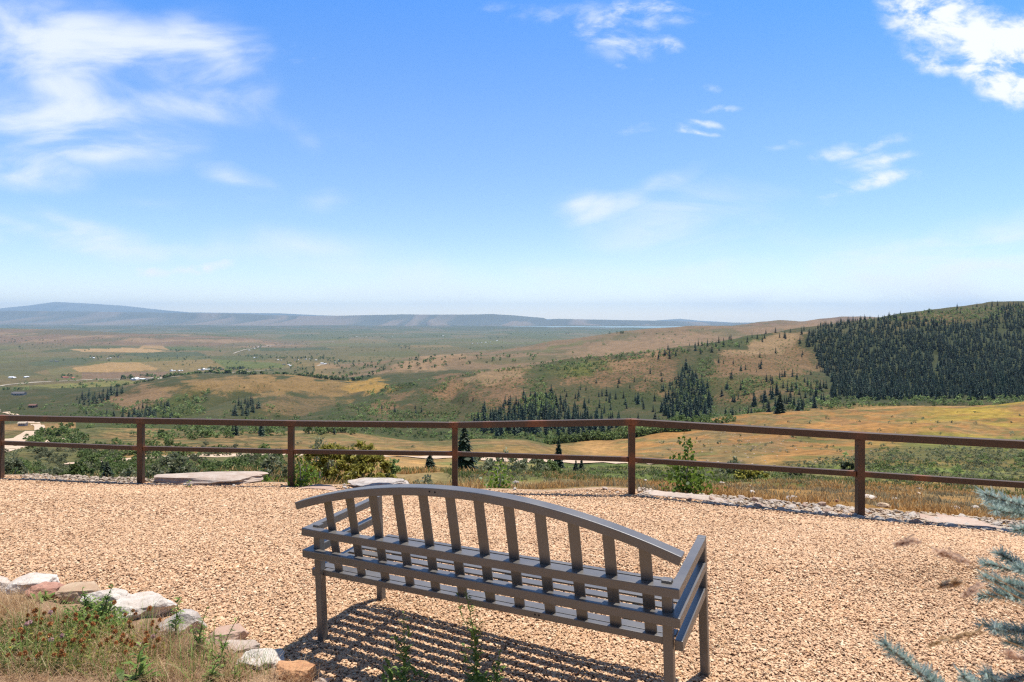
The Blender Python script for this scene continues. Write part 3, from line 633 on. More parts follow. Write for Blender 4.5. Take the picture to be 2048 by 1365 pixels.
def road(name, pts, width, mat, dmin=11.0, lift=.0007, n=140):
    P_ = np.array(pts, float); s = np.r_[0, np.cumsum(np.hypot(*np.diff(P_, axis=0).T))]
    W_ = []
    for t in np.linspace(0, s[-1], n):
        h = hit(np.interp(t, s, P_[:, 0]), np.interp(t, s, P_[:, 1]), dmin)
        if h: W_.append(h[:2])
    W_ = np.array(W_)
    k = np.ones(7) / 7
    if len(W_) > 12: W_ = np.stack([np.convolve(np.pad(W_[:, i], 3, mode='edge'), k, 'valid') for i in (0, 1)], 1)
    T = np.gradient(W_, axis=0); T /= np.linalg.norm(T, axis=1)[:, None] + 1e-9; Nn = np.stack([-T[:, 1], T[:, 0]], 1)
    V = []; Fc = []; m = 5
    for i, (p, q) in enumerate(zip(W_, Nn)):
        wv = width * (.9 + .2 * vnoise(np.array([i / 5.0]), np.array([.5]), 3)[0])
        for j in range(m):
            u = (j / (m - 1) - .5) * wv; x, d = p + q * u
            V.append((x, d, zat(x, d)[2] + max(.10, lift * d)))
    for i in range(len(W_) - 1):
        for j in range(m - 1): a = i * m + j; Fc.append((a, a + 1, a + m + 1, a + m))
    tag(link(name, npmesh(name, V, Fc, mat, True)), kind='structure')
road('dirt_road', [(-60, 815), (0, 823), (25, 829), (55, 841), (76, 851), (82, 858), (66, 866), (42, 876), (18, 886), (-20, 897)], 7.0, M['dirt'])
road('dirt_path', [(-30, 912), (0, 904), (25, 896), (60, 890), (105, 881), (152, 875)], 2.6, M['dirt'])
road('dirt_track', [(170, 929), (230, 922), (273, 918), (320, 914), (400, 912), (560, 911), (700, 911), (800, 914), (900, 917), (1263, 925), (1400, 927), (1540, 935), (1672, 944)], 4.2, M['dirt'])
road('valley_road', [(-40, 775), (60, 766), (180, 760), (300, 757), (420, 750), (520, 742), (600, 735), (655, 729)], 13.0, M['vroad'], 1350, .0004)
road('valley_lane', [(465, 708), (490, 700), (540, 692), (620, 688), (670, 683)], 13.0, M['vroad'], 1700, .0004)

# ------------------------------------------------------------------ gravel pad
BED = [gp(x, y) for x, y in [(-420, 1120), (-150, 1165), (0, 1188), (105, 1208), (190, 1222), (330, 1250), (400, 1285), (500, 1322), (560, 1352), (640, 1385), (700, 1460), (700, 1700), (-900, 1700), (-1200, 1250)]]
BEDP = [(p.x, p.y) for p in BED]
def gravel_pad():
    pxs = np.arange(-1500, 3400, 12.0); ed, ez = edge_of(pxs)
    n = 90; V = []; 
    T = np.linspace(0, 1, n) ** 1.0
    Dm = 1.3 + (ed[None, :] - 1.3) * T[:, None]; X = (pxs[None, :] - CX) / F * Dm; Z = zpad(X, Dm) - .008
    Z[-1] -= .10
    V = np.stack([X, Dm, Z], -1).reshape(-1, 3); nc = len(pxs)
    i = (np.arange(n - 1)[:, None] * nc + np.arange(nc - 1)[None, :]).ravel()
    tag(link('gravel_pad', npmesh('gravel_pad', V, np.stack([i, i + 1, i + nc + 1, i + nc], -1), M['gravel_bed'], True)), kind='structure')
gravel_pad()
def gravel_behind():
    V = [(-14, -6, -.03), (14, -6, -.03), (6, 1.45, -.03), (-6, 1.45, -.03)]
    tag(link('gravel_behind', npmesh('gravel_behind', V, [(0, 1, 2, 3)], M['gravel_bed'])), kind='structure')
gravel_behind()
def gravel():
    pts = []
    def zone(d0, d1, dens, s0, s1, margin=330):
        A = .5 * (2048 + 2 * margin) / F * (d1 * d1 - d0 * d0); n = int(A * dens)
        d = np.sqrt(rng.uniform(d0 * d0, d1 * d1, n)); px = rng.uniform(-margin, 2048 + margin, n)
        x = (px - CX) / F * d; ed, _ = edge_of(px)
        k = (d < ed - .2) & ~(pip(x, d, BEDP) & (rng.random(n) > .05))
        sz = rng.uniform(s0, s1, n) * (1 + (rng.random(n) > .96) * .5)
        pts.append(np.stack([x, d, sz], -1)[k])
    zone(2.75, 4.4, 10500, .0042, .0094); zone(4.4, 6.2, 6600, .0054, .0104); zone(6.2, 10.2, 2600, .0075, .0132)
    Pp = np.concatenate(pts); n = len(Pp)
    base = np.array([[-1, -1, -1], [1, -1, -1], [1, 1, -1], [-1, 1, -1], [-1, -1, 1], [1, -1, 1], [1, 1, 1], [-1, 1, 1]], float) * .72
    v = base[None] + rng.uniform(-.42, .42, (n, 8, 3))
    v *= Pp[:, None, 2:3] * np.stack([rng.uniform(.75, 1.45, n), rng.uniform(.6, 1.0, n), rng.uniform(.26, .55, n)], -1)[:, None, :]
    a = rng.uniform(0, 2 * np.pi, n); tx = rng.normal(0, .19, n); ty = rng.normal(0, .19, n)
    ca, sa = np.cos(a)[:, None], np.sin(a)[:, None]
    y1 = v[..., 1] * np.cos(tx)[:, None] - v[..., 2] * np.sin(tx)[:, None]; z1 = v[..., 1] * np.sin(tx)[:, None] + v[..., 2] * np.cos(tx)[:, None]
    x2 = v[..., 0] * np.cos(ty)[:, None] + z1 * np.sin(ty)[:, None]; z2 = -v[..., 0] * np.sin(ty)[:, None] + z1 * np.cos(ty)[:, None]
    x3 = x2 * ca - y1 * sa; y3 = x2 * sa + y1 * ca
    z0 = zpad(Pp[:, 0], Pp[:, 1]) + rng.uniform(-.003, .004, n)
    V = np.stack([x3 + Pp[:, 0:1], y3 + Pp[:, 1:2], z2 + z0[:, None]], -1).reshape(-1, 3)
    q = np.array([[0, 3, 2, 1], [4, 5, 6, 7], [0, 1, 5, 4], [1, 2, 6, 5], [2, 3, 7, 6], [3, 0, 4, 7]])
    Fc = (q[None] + 8 * np.arange(n)[:, None, None]).reshape(-1, 4)
    tag(link('gravel', npmesh('gravel', V, Fc, M['gravel'])), 'tan and pinkish crushed stone gravel covering the overlook', 'gravel', None, 'stuff')
gravel()
def straw():
    n = 130; px = rng.uniform(0, 2048, n); y = 1000 + 340 * rng.random(n) ** .7; V = []; Fc = []
    for k in range(n):
        p = gp(px[k], y[k])
        if pip(np.array([p.x]), np.array([p.y]), BEDP)[0] or p.y > 8.3: continue
        a = rng.uniform(0, 3.14); L_ = rng.uniform(.03, .11); w = rng.uniform(.0012, .0024); c, sn = math.cos(a), math.sin(a); b = len(V); cv = rng.normal(0, .2)
        for t in (-1, 0, 1):
            x0 = p.x + c * L_ * t * .5 - sn * cv * L_ * (t == 0); y0 = p.y + sn * L_ * t * .5 + c * cv * L_ * (t == 0); V += [(x0 - sn * w, y0 + c * w, p.z + .014 + .006 * (t == 0)), (x0 + sn * w, y0 - c * w, p.z + .014 + .006 * (t == 0))]
        Fc += [(b, b + 1, b + 3, b + 2), (b + 2, b + 3, b + 5, b + 4)]
    tag(link('straw', npmesh('straw', V, Fc, M['drygrass'])), 'bits of dry straw and twigs scattered on the gravel', 'straw', None, 'stuff')
straw()
def white_gravel():
    n = 5500; px = rng.uniform(-60, 2110, n); cd, _ = crest_of(px); d = cd + rng.uniform(.0, .52, n); x = (px - CX) / F * d
    k = vnoise(px / 60, px * 0, 6) + .25 * (px > 1400) - .8 * ((px > 345) & (px < 1275)) > .35; x, d = x[k], d[k]; n = len(x)
    base = np.array([[-1, -1, -1], [1, -1, -1], [1, 1, -1], [-1, 1, -1], [-1, -1, 1], [1, -1, 1], [1, 1, 1], [-1, 1, 1]], float) * .72
    v = (base[None] + rng.uniform(-.42, .42, (n, 8, 3))) * (rng.uniform(.008, .026, n)[:, None, None] * np.array([1.2, .9, .6])); a = rng.uniform(0, 6.28, n)[:, None]
    X = v[..., 0] * np.cos(a) - v[..., 1] * np.sin(a) + x[:, None]; Y = v[..., 0] * np.sin(a) + v[..., 1] * np.cos(a) + d[:, None]; Z = v[..., 2] + (zpad(x, d) + .006)[:, None]
    q = np.array([[0, 3, 2, 1], [4, 5, 6, 7], [0, 1, 5, 4], [1, 2, 6, 5], [2, 3, 7, 6], [3, 0, 4, 7]])
    tag(link('white_gravel', npmesh('white_gravel', np.stack([X, Y, Z], -1).reshape(-1, 3), (q[None] + 8 * np.arange(n)[:, None, None]).reshape(-1, 4), M['cream_stone'])), 'whitish broken stone strip along the outer edge of the gravel', 'gravel', None, 'stuff')
white_gravel()

# ------------------------------------------------------------------ the bench
def bench():
    ox, oy, oz, ya, pi_, ro = -1.0996, 3.4696, CAMZ - 1.7681, -.4562, .0345, -.0205
    Lb, Db, t = 1.9887, .5975, .0404
    root = empty('bench', (ox, oy, oz)); root.rotation_mode = 'QUATERNION'
    root.rotation_quaternion = (Matrix.Rotation(ya, 3, 'Z') @ Matrix.Rotation(pi_, 3, 'X') @ Matrix.Rotation(ro, 3, 'Y')).to_quaternion()
    tag(root, 'dark bronze grey metal bench with arched slatted back, standing on the gravel', 'bench')
    mt = M['bench']; bv = .004
    def urail(name, w1):
        b = MB(); ring = []
        o = [(0, Db), (0, 0), (Lb, 0), (Lb, Db)]; i = [(t, Db), (t, t), (Lb - t, t), (Lb - t, Db)]
        for (x, y), (p, q) in zip(o, i): ring.append([(x, y, w1 - t), (p, q, w1 - t), (p, q, w1), (x, y, w1)])
        b.rings(ring, bv); return b.obj(name, mt, root)
    urail('arm_rail', .64); urail('lower_rail', .5238)
    ls, lw = .0500, .0406
    g = .0015
    for x in (t + g, Lb - t - g - lw):
        b = MB(); b.box((x, t + g, -.06), (x + lw, t + g + lw, .650), bv); b.obj('leg', mt, root)
    for x in (0.002, Lb - .002 - lw):
        b = MB(); b.box((x, Db + g, -.06), (x + lw, Db + g + lw, .640), bv); b.obj('leg', mt, root)
    # seat frame
    st = .405
    b = MB(); b.box((t + g * 2 + lw, .062, st - .032), (Lb - t - g * 2 - lw, .092, st), bv); b.obj('seat_rail', mt, root)
    b = MB(); b.box((t + g * 2 + lw, Db + .006, st - .032), (Lb - t - g * 2 - lw, Db + .036, st), bv); b.obj('seat_rail', mt, root)
    for x in (.004, Lb - .004 - .034):
        b = MB(); b.box((x, .060, st - .045), (x + .034, Db - .004, st - .003), bv); b.obj('seat_rail', mt, root)
    ns = 7; d0, d1 = .100, Db + .000; wd = (d1 - d0 + .023) / ns
    for k in range(ns):
        a = d0 + k * wd
        b = MB(); b.box((.040, a, st - .012), (Lb - .040, a + wd - .023, st - .002), .003); b.obj('seat_slat', mt, root)
    for x in (.28, 1.0, 1.7):
        b = MB(); b.box((x, .094, st - .040), (x + .03, Db + .004, st - .0125), .002); b.obj('seat_brace', mt, root)
    # back: twelve leaning slats and the arched top rail
    sag, cu, top = .162, Lb / 2, .905
    Rr = (1.0 + sag * sag) / (2 * sag)
    def arch(u): return top - Rr + math.sqrt(max(Rr * Rr - (u - cu) ** 2, 0))
    lean = .17
    for k in range(12):
        c = .1722 + .1523 * k + .0005; hw = .0255; wt = min(arch(c - hw), arch(c + hw)) + .006; w0 = st - .010
        def vv(w): return .0425 + (.64 - w) * lean
        b = MB(); th = .009
        b.prism([(c - hw, vv(w0), w0), (c + hw, vv(w0), w0), (c + hw, vv(w0) + th, w0), (c - hw, vv(w0) + th, w0)],
                [(c - hw, vv(wt), wt), (c + hw, vv(wt), wt), (c + hw, vv(wt) + th, wt), (c - hw, vv(wt) + th, wt)], .0025)
        b.obj('back_slat', mt, root)
    b = MB(); rr = []
    for k in range(49):
        u = -.006 + (Lb + .012) * k / 48; w = arch(u); s = (cu - u) / Rr; nx, nz = -s, math.sqrt(1 - s * s)
        v0, v1 = -.022, .042
        rr.append([(u, v0, w), (u, v1, w), (u + nx * t, v1, w + nz * t), (u + nx * t, v0, w + nz * t)])
    b.rings(rr, .004); o = b.obj('top_rail', mt, root)
    for u_, w_, v_ in ((.838, arch(.838) + .024, -.0235), (.868, arch(.868) + .022, -.0235), (1.325, st - .014, .0605), (1.345, st - .014, .0605)):
        q = MB(); q.tube([(u_, v_, w_), (u_, v_ + .004, w_)], .0045, 8); q.obj('hole_mark', M['hole_dark'], root)  # dark raised discs standing in for drilled holes
    for p in o.data.polygons: p.use_smooth = False
    return root
bench()

# ------------------------------------------------------------------ the fence
def steel_bar(name, a, b, wd, ht, parent, rust=(), step=.05):
    """square steel tube from a to b (Vectors on its centre line) with rust amounts round given lengths"""
    a = Vector(a); b = Vector(b); d = (b - a); Ln = d.length; t = d.normalized()
    if abs(t.z) > .9: x = Vector((1, 0, 0)); y = Vector((0, 1, 0))
    else: x = t.cross(Vector((0, 0, 1))).normalized(); y = x.cross(t)
    n = max(2, int(Ln / step)); V = []; Fc = []; rs = []; c = .10
    prof = [(-1, -1 + c), (-1 + c, -1), (1 - c, -1), (1, -1 + c), (1, 1 - c), (1 - c, 1), (-1 + c, 1), (-1, 1 - c)]
    for i in range(n + 1):
        p = a + d * (i / n); s = Ln * i / n
        r = max([amt * max(0, 1 - (abs(s - q) / wid) ** 2) for q, wid, amt in rust] + [0])
        for u, v in prof: V.append(p + x * (u * wd / 2) + y * (v * ht / 2)); rs.append(r)
    for i in range(n):
        for k in range(8): Fc.append((i * 8 + k, i * 8 + (k + 1) % 8, (i + 1) * 8 + (k + 1) % 8, (i + 1) * 8 + k))
    me = npmesh(name, V, Fc, M['fence'], False, None, {'rust': np.array(rs)})
    bm = bmesh.new(); bm.from_mesh(me); bm.verts.ensure_lookup_table()
    bm.faces.new([bm.verts[k] for k in range(7, -1, -1)]); bm.faces.new([bm.verts[n * 8 + k] for k in range(8)])
    bmesh.ops.recalc_face_normals(bm, faces=bm.faces[:]); bm.to_mesh(me); bm.free()
    return link(name, me, parent)
def fence():
    root = empty('fence', (0, 0, 0)); tag(root, 'rusty brown steel two-rail fence along the edge of the gravel overlook', 'fence')
    tw, th, mh, pw = .078, .080, .060, .078
    mid = [-.11, -.105, -.105, -.125, -.15, .03, .055, .065, .07]
    N_ = len(POSTS)
    FP = [(x * (1 + .22 / y), y + .22) for x, y in POSTS]; RZ = [CAMZ - (CAMZ - z) * (1 + .22 / p[1]) for z, p in zip(RAILZ, POSTS)]
    mid = [CAMZ - (CAMZ - z) * (1 + .22 / p[1]) for z, p in zip(mid, POSTS)]
    for i, (x, y) in enumerate(FP):
        z0 = float(zpad(np.array([x]), np.array([y]))[0])
        zt = RZ[i] - th - .001
        jr = [(mid[i] - (z0 - .3), .09, .8 if i in (4, 5) else .35), (zt - z0 + .3, .08, .6 if i in (4, 5) else .2), (.34, .10, .3)]
        steel_bar('post', (x, y, z0 - .3), (x, y, zt), pw, pw, root, jr)
    for i in range(N_ - 1):
        a = Vector((*FP[i], RZ[i] - th / 2)); b = Vector((*FP[i + 1], RZ[i + 1] - th / 2)); L_ = (b - a).length
        rr = [(0, .10, .9 if i in (4, 5) else .3), (L_, .08, .9 if i in (3, 4) else .3)]
        if i == 4: rr += [(1.30, .18, .75), (.55, .1, .4)]
        if i == 1: rr += [(0, .2, .8), (.8, .06, .3)]
        steel_bar('top_rail', a, b, tw, th, root, rr)
        d = (b - a).normalized(); d.z = 0; d.normalize()
        a2 = Vector((*FP[i], mid[i])) + d * (pw / 2 + .004); b2 = Vector((*FP[i + 1], mid[i + 1])) - d * (pw / 2 + .004); L2 = (b2 - a2).length
        rr = [(0, .07, .55), (L2, .09, .75)]
        if i == 6: rr += [(.55, .1, .85)]
        if i == 4: rr += [(1.6, .1, .4)]
        steel_bar('mid_rail', a2, b2, .050, mh, root, rr)
fence()

# ------------------------------------------------------------------ rocks
def rock_mesh(name, size, mat, seed, cuts=11, flat=0.0, sub=4):
    """angular stone about `size` (x, y, z) big, sitting on z = 0"""
    rd = random.Random(seed); bm = bmesh.new(); bmesh.ops.create_icosphere(bm, subdivisions=sub, radius=1.0)
    planes = []
    for k in range(cuts):
        v = Vector((rd.gauss(0, 1), rd.gauss(0, 1), rd.gauss(0, .8))).normalized(); planes.append((v, rd.uniform(.55, .85)))
    if flat: planes.append((Vector((rd.uniform(-.1, .1), rd.uniform(-.1, .1), 1)).normalized(), flat))
    off = Vector((rd.uniform(0, 90), rd.uniform(0, 90), rd.uniform(0, 90)))
    for v in bm.verts:
        for n, h in planes:
            d = v.co.dot(n)
            if d > h: v.co -= n * (d - h)
        nn = mnoise.fractal(v.co * 1.7 + off, .8, 2.1, 6); rd_ = 1 - abs(mnoise.noise(v.co * 2.6 + off)) * 2; v.co *= 1 + .11 * nn - .05 * max(0, rd_ - .6) / .4
    lo = Vector([min(v.co[i] for v in bm.verts) for i in range(3)]); hi = Vector([max(v.co[i] for v in bm.verts) for i in range(3)])
    for v in bm.verts:
        v.co = Vector([((v.co[i] - lo[i]) / (hi[i] - lo[i]) - (.5 if i < 2 else 0)) * size[i] for i in range(3)])
    me = bpy.data.meshes.new(name); bm.to_mesh(me); bm.free(); me.materials.append(mat); return me
def rock(name, label, px, ybase, wpx, hpx, mat, seed, rz=0.0, depth=.8, flat=0.0, tilt=0.0, cat='rock', group=None, p=None, sink=.25, cuts=11, sub=4):
    p = p or gp(px, ybase); s = p[1] / F; w = wpx * s; h = hpx * s
    # height seen = real height plus part of the foreshortened depth
    me = rock_mesh(name, (w, w * depth, h * (1 + sink)), M[mat], seed, cuts, flat, sub)
    o = link(name, me); o.location = (p[0], p[1] + w * depth * .35, p[2] - h * sink); o.rotation_euler = (tilt, 0, rz)
    return tag(o, label, cat, group)
def border_rocks():
    g = 'rocks edging the weedy bed'
    L_ = [
     ('white rounded rock at the left end of the border, behind a reddish rock', 48, 1194, 100, 42, 'white_stone', 1, .2, .8, 0, 0),
     ('reddish pink rock leaning in front of a white rock', 78, 1205, 72, 38, 'pink_stone', 2, .5, .7, 0, .1),
     ('tan slab with a flat sunlit top and shaded front, beside the reddish rock', 147, 1212, 92, 40, 'tan_stone', 3, .1, .7, .45, 0),
     ('pale rock half hidden behind green weed stems', 200, 1221, 100, 40, 'white_stone', 4, -.3, .7, 0, 0),
     ('large white and grey rock in the middle of the border with a hollow front', 272, 1247, 128, 48, 'white_stone', 5, .2, .7, .6, 0),
     ('greyish white rock behind dry grass, right of the hollow rock', 345, 1281, 112, 58, 'grey_stone', 6, .7, .7, 0, 0),
     ('pinkish brown rock with a shaded right end, lying low', 440, 1300, 96, 36, 'pink_slab', 7, .3, .7, .5, 0),
     ('flat cream rock wedged behind the big white rock', 472, 1318, 84, 28, 'pale_slab', 8, .2, .7, .5, 0),
     ('big white angular rock near the lower end of the border', 512, 1354, 98, 50, 'white_stone', 19, .4, .8, 0, 0),
     ('orange tan block with a flat top at the lower end of the border', 583, 1374, 88, 44, 'orange_stone', 10, -.1, .7, .5, 0),
     ('small cream stone beside the orange tan block', 641, 1375, 34, 18, 'pale_slab', 11, 0, .8, 0, 0),
     ('small tan stone sunk in dry grass below the reddish rock', 43, 1222, 38, 18, 'tan_stone', 12, 0, .8, 0, 0),
     ('small flat white stone at the left edge among dry grass', 6, 1224, 24, 9, 'white_stone', 13, 0, .8, .5, 0),
     ('cream rock at the far left, cut by the picture edge', -14, 1192, 50, 40, 'white_stone', 14, 0, .8, 0, 0)]
    for (lb, px, yb, w, h, mt, sd, rz, dp, fl, tl) in L_:
        rock('rock', lb, px, yb, w * .95, h * .80, mt, sd, rz, dp, fl, tl, 'rock', g)
border_rocks()
def ledge(name, label, pts, yback, mat, seed, cat='rock', depth=.5):
    """a low lying slab: pts are (px, base y, top y) along its near side"""
    B = [gp(x, yb) for x, yb, yt in pts]; H = [max(.015, (yb - yt) / F * b.y * 1.0) for (x, yb, yt), b in zip(pts, B)]
    n = len(pts); fine = 6; V = []; m = 9; o = B[n // 2]
    us = np.linspace(0, n - 1, (n - 1) * fine + 1)
    bx = np.interp(us, range(n), [b.x for b in B]); by = np.interp(us, range(n), [b.y for b in B]); bz = np.interp(us, range(n), [b.z for b in B]); hh = np.interp(us, range(n), H)
    for i, u in enumerate(us):
        e = min(1, min(i, len(us) - 1 - i) / fine * 1.3); dp = depth * (.25 + .75 * e) * (.85 + .3 * vnoise(np.array([u * 1.7]), np.array([seed * 3.1]), 1)[0])
        for j in range(m):
            t = j / (m - 1); f = [0, .62, .86, .95, 1.0, 1.0, .97, .8, 0][j]
            k = vnoise(np.array([u * 2.3 + seed]), np.array([t * 3.0]), 2)[0]
            zz = -.05 if j in (0, m - 1) else hh[i] * .55 * f * (.9 + .2 * k) * (.3 + .7 * e)
            V.append((bx[i] + .01 * k - o.x, by[i] + dp * (t ** 1.5) - .02 + .03 * k - o.y, bz[i] + zz - o.z))
    L_ = len(us); Fc = [(i * m + j, (i + 1) * m + j, (i + 1) * m + j + 1, i * m + j + 1) for i in range(L_ - 1) for j in range(m - 1)]
    ob = link(name, npmesh(name, V, Fc, M[mat])); ob.location = o
    bm = bmesh.new(); bm.from_mesh(ob.data); bmesh.ops.holes_fill(bm, edges=bm.edges, sides=0); bmesh.ops.recalc_face_normals(bm, faces=bm.faces[:]); bm.to_mesh(ob.data); bm.free()
    return tag(ob, label, cat)
def pad_rocks():
    rock('rock_slab', 'long flat pale rock slab lying at the gravel edge between two left fence posts', 412, 968, 222, 13, 'pale_slab', 36, .03, .30, .42, .0, 'rock', None, gp(412, 968), .55, 14)
    rock('boulder', 'low pale grey boulder showing above the bench back', 750, 984, 128, 14, 'grey_stone', 37, -.05, .45, .8, 0, 'boulder', None, gp(750, 979), .6, 14)
    ledge('flagstone', 'thin pale flagstone right of the sapling at the gravel edge', [(1275, 992, 989), (1310, 993, 989), (1350, 997, 991), (1400, 1002, 996), (1440, 1007, 1001), (1475, 1012, 1008)], 0, 'pale_slab', 33, depth=.3)
    ledge('flagstone', 'flat pinkish flagstone at the gravel edge near the blue spruce', [(1850, 1046, 1042), (1885, 1049, 1042), (1930, 1054, 1045), (1975, 1059, 1049), (2015, 1063, 1056)], 0, 'pink_slab', 34, depth=.4)
    ledge('flagstone', 'thin reddish flat stone at the foot of a fence post on the left', [(596, 978, 975), (620, 979, 974), (650, 981, 976), (672, 983, 981)], 0, 'pink_slab', 35, depth=.25)
    # white stones along the right edge
    protos = [rock_mesh('edge_stone', (1, random.uniform(.6, .9), random.uniform(.35, .6)), M[m], 100 + i, 8, 0, 2) for i, m in enumerate(['white_stone', 'pale_slab', 'white_stone', 'tan_stone', 'white_stone', 'pale_slab', 'pink_slab', 'white_stone'])]
    rd = random.Random(5)
    for k in range(280):
        if k < 240: px = rd.uniform(1410, 2075); off = rd.uniform(.02, .5)
        else: px = rd.uniform(60, 1260) if k < 268 else rd.uniform(1270, 1420); off = rd.uniform(.1, .5)
        ed, ez = crest_of(np.array([px])); d = float(ed[0]) + off; x = (px - CX) / F * d
        z = max(zat(x, d)[2], -9) if off > .15 else float(zpad(np.array([x]), np.array([d]))[0])
        z = float(zpad(np.array([x]), np.array([d]))[0])
        o = link('edge_stone', rd.choice(protos)); s = rd.choice([.05, .06, .07, .09, .09, .12, .15]) * (.8 if k < 240 else .7)
        o.location = (x, d, z - .25 * s * .4); o.scale = (s, s, s); o.rotation_euler = (rd.uniform(-.3, .3), rd.uniform(-.3, .3), rd.uniform(0, 6.3))
        if k < 240: tag(o, 'small whitish stone in the loose row along the right gravel edge', 'stone', 'whitish stones along the right edge of the gravel')
        else: tag(o, 'small whitish stone on the far gravel edge behind the fence', 'stone', 'stones along the far edge of the gravel')
    # rocks lying in the dry field
    F_ = [(1588, 1006, 36, 13, 'grey_stone', 'pale pointed rock in the dry grass between two fence posts, largest of the field'),
          (1545, 1003, 16, 5, 'white_stone', 'small flat white rock just left of the largest field rock'), (1506, 989, 12, 7, 'white_stone', 'small roundish white rock in the field'),
          (1742, 1000, 28, 8, 'white_stone', 'flat pale rock right of the nearest fence post'), (1792, 1001, 18, 4, 'white_stone', 'small low flat rock to the right of a flat pale rock'),
          (1843, 982, 12, 6, 'white_stone', 'small white rock farther back in the green scrub at right'), (1915, 1040, 24, 14, 'grey_stone', 'two-toned rock at the edge of the dry grass near the blue spruce'),
          (1918, 1027, 20, 8, 'tan_stone', 'brownish flat rock resting on the two-toned rock'), (1953, 1018, 16, 6, 'white_stone', 'small pale rock beside the spruce tip'),
          (1032, 968, 14, 5, 'grey_stone', 'pale wedge shaped rock beyond the fence behind the bench'), (1292, 964, 8, 4, 'white_stone', 'tiny white rock beyond the middle fence post'),
          (1500, 975, 10, 4, 'white_stone', 'tiny white rock above the small roundish one'), (1445, 969, 12, 4, 'white_stone', 'tiny low white rock left of the brown bush'),
          (1675, 1008, 8, 5, 'pink_stone', 'tiny reddish rock in orange dry grass left of the nearest post'), (1840, 990, 12, 4, 'tan_stone', 'small tan rock below the small white rock at right'), (1770, 1034, 26, 9, 'tan_stone', 'tan rock by the loose stone row')]
    for i, (px, y, w, h, mt, lb) in enumerate(F_):
        p = hit(px, y, 8.0)
        if p: rock('field_rock', lb, px, y, w, h, mt, 200 + i, i, .7, .6 if h < 6 else 0, p=p, cat='rock', group='pale rocks lying in the dry field', sub=2)
pad_rocks()

# ------------------------------------------------------------------ vegetation templates
def quads_from(P0, A, B):
    """quads P0 + {-A-B, A-B, A+B, -A+B}"""
    V = np.stack([P0 - A - B, P0 + A - B, P0 + A + B, P0 - A + B], 1).reshape(-1, 3)
    return V, np.arange(len(V)).reshape(-1, 4)
def unit(v): return v / (np.linalg.norm(v, axis=-1, keepdims=True) + 1e-9)
def conifer_arrays(h, rad, tiers, per, seed, ragged=.25):
    """trunk (index 0) and drooping boughs (index 1) as quads"""
    r = np.random.default_rng(seed); V = []; Fc = []; mi = []
    n = 5; tr = h * .012 + .03
    for k in range(n):
        a = 2 * np.pi * k / n; V.append((np.cos(a) * tr, np.sin(a) * tr, -h * .03))
    for k in range(n):
        a = 2 * np.pi * k / n; V.append((np.cos(a) * tr * .12, np.sin(a) * tr * .12, h * .97))
    for k in range(n): Fc.append((k, (k + 1) % n, n + (k + 1) % n, n + k)); mi.append(0)
    lean = r.uniform(-.015, .015, 2) * h
    for i in range(tiers):
        t = (i + r.uniform(-.3, .3)) / tiers; t = min(max(t, 0), .985); z = h * (.05 + .93 * t); R_ = rad * (1 - t) ** .85 + rad * .05
        m = max(4, int(per * (.55 + .45 * (1 - t))))
        a0 = r.uniform(0, 6.28)
        for k in range(m):
            a = a0 + 2 * np.pi * k / m + r.uniform(-.25, .25); L_ = R_ * r.uniform(1 - ragged, 1 + ragged * .6)
            if r.random() < .06: continue
            dr = r.uniform(.25, .55) * L_ + .02 * h; w = L_ * r.uniform(.24, .4); up = r.uniform(.02, .05) * h
            c, s = np.cos(a), np.sin(a); px, py = -s, c; lx, ly = lean * t
            b = len(V)
            V += [(lx, ly, z + up), (lx + c * L_ * .6 + px * w, ly + s * L_ * .6 + py * w, z - dr * .55), (lx + c * L_, ly + s * L_, z - dr * r.uniform(.8, 1.15)), (lx + c * L_ * .6 - px * w, ly + s * L_ * .6 - py * w, z - dr * .55)]
            Fc.append((b, b + 1, b + 2, b + 3)); mi.append(1)
    return np.array(V), np.array(Fc), np.array(mi)
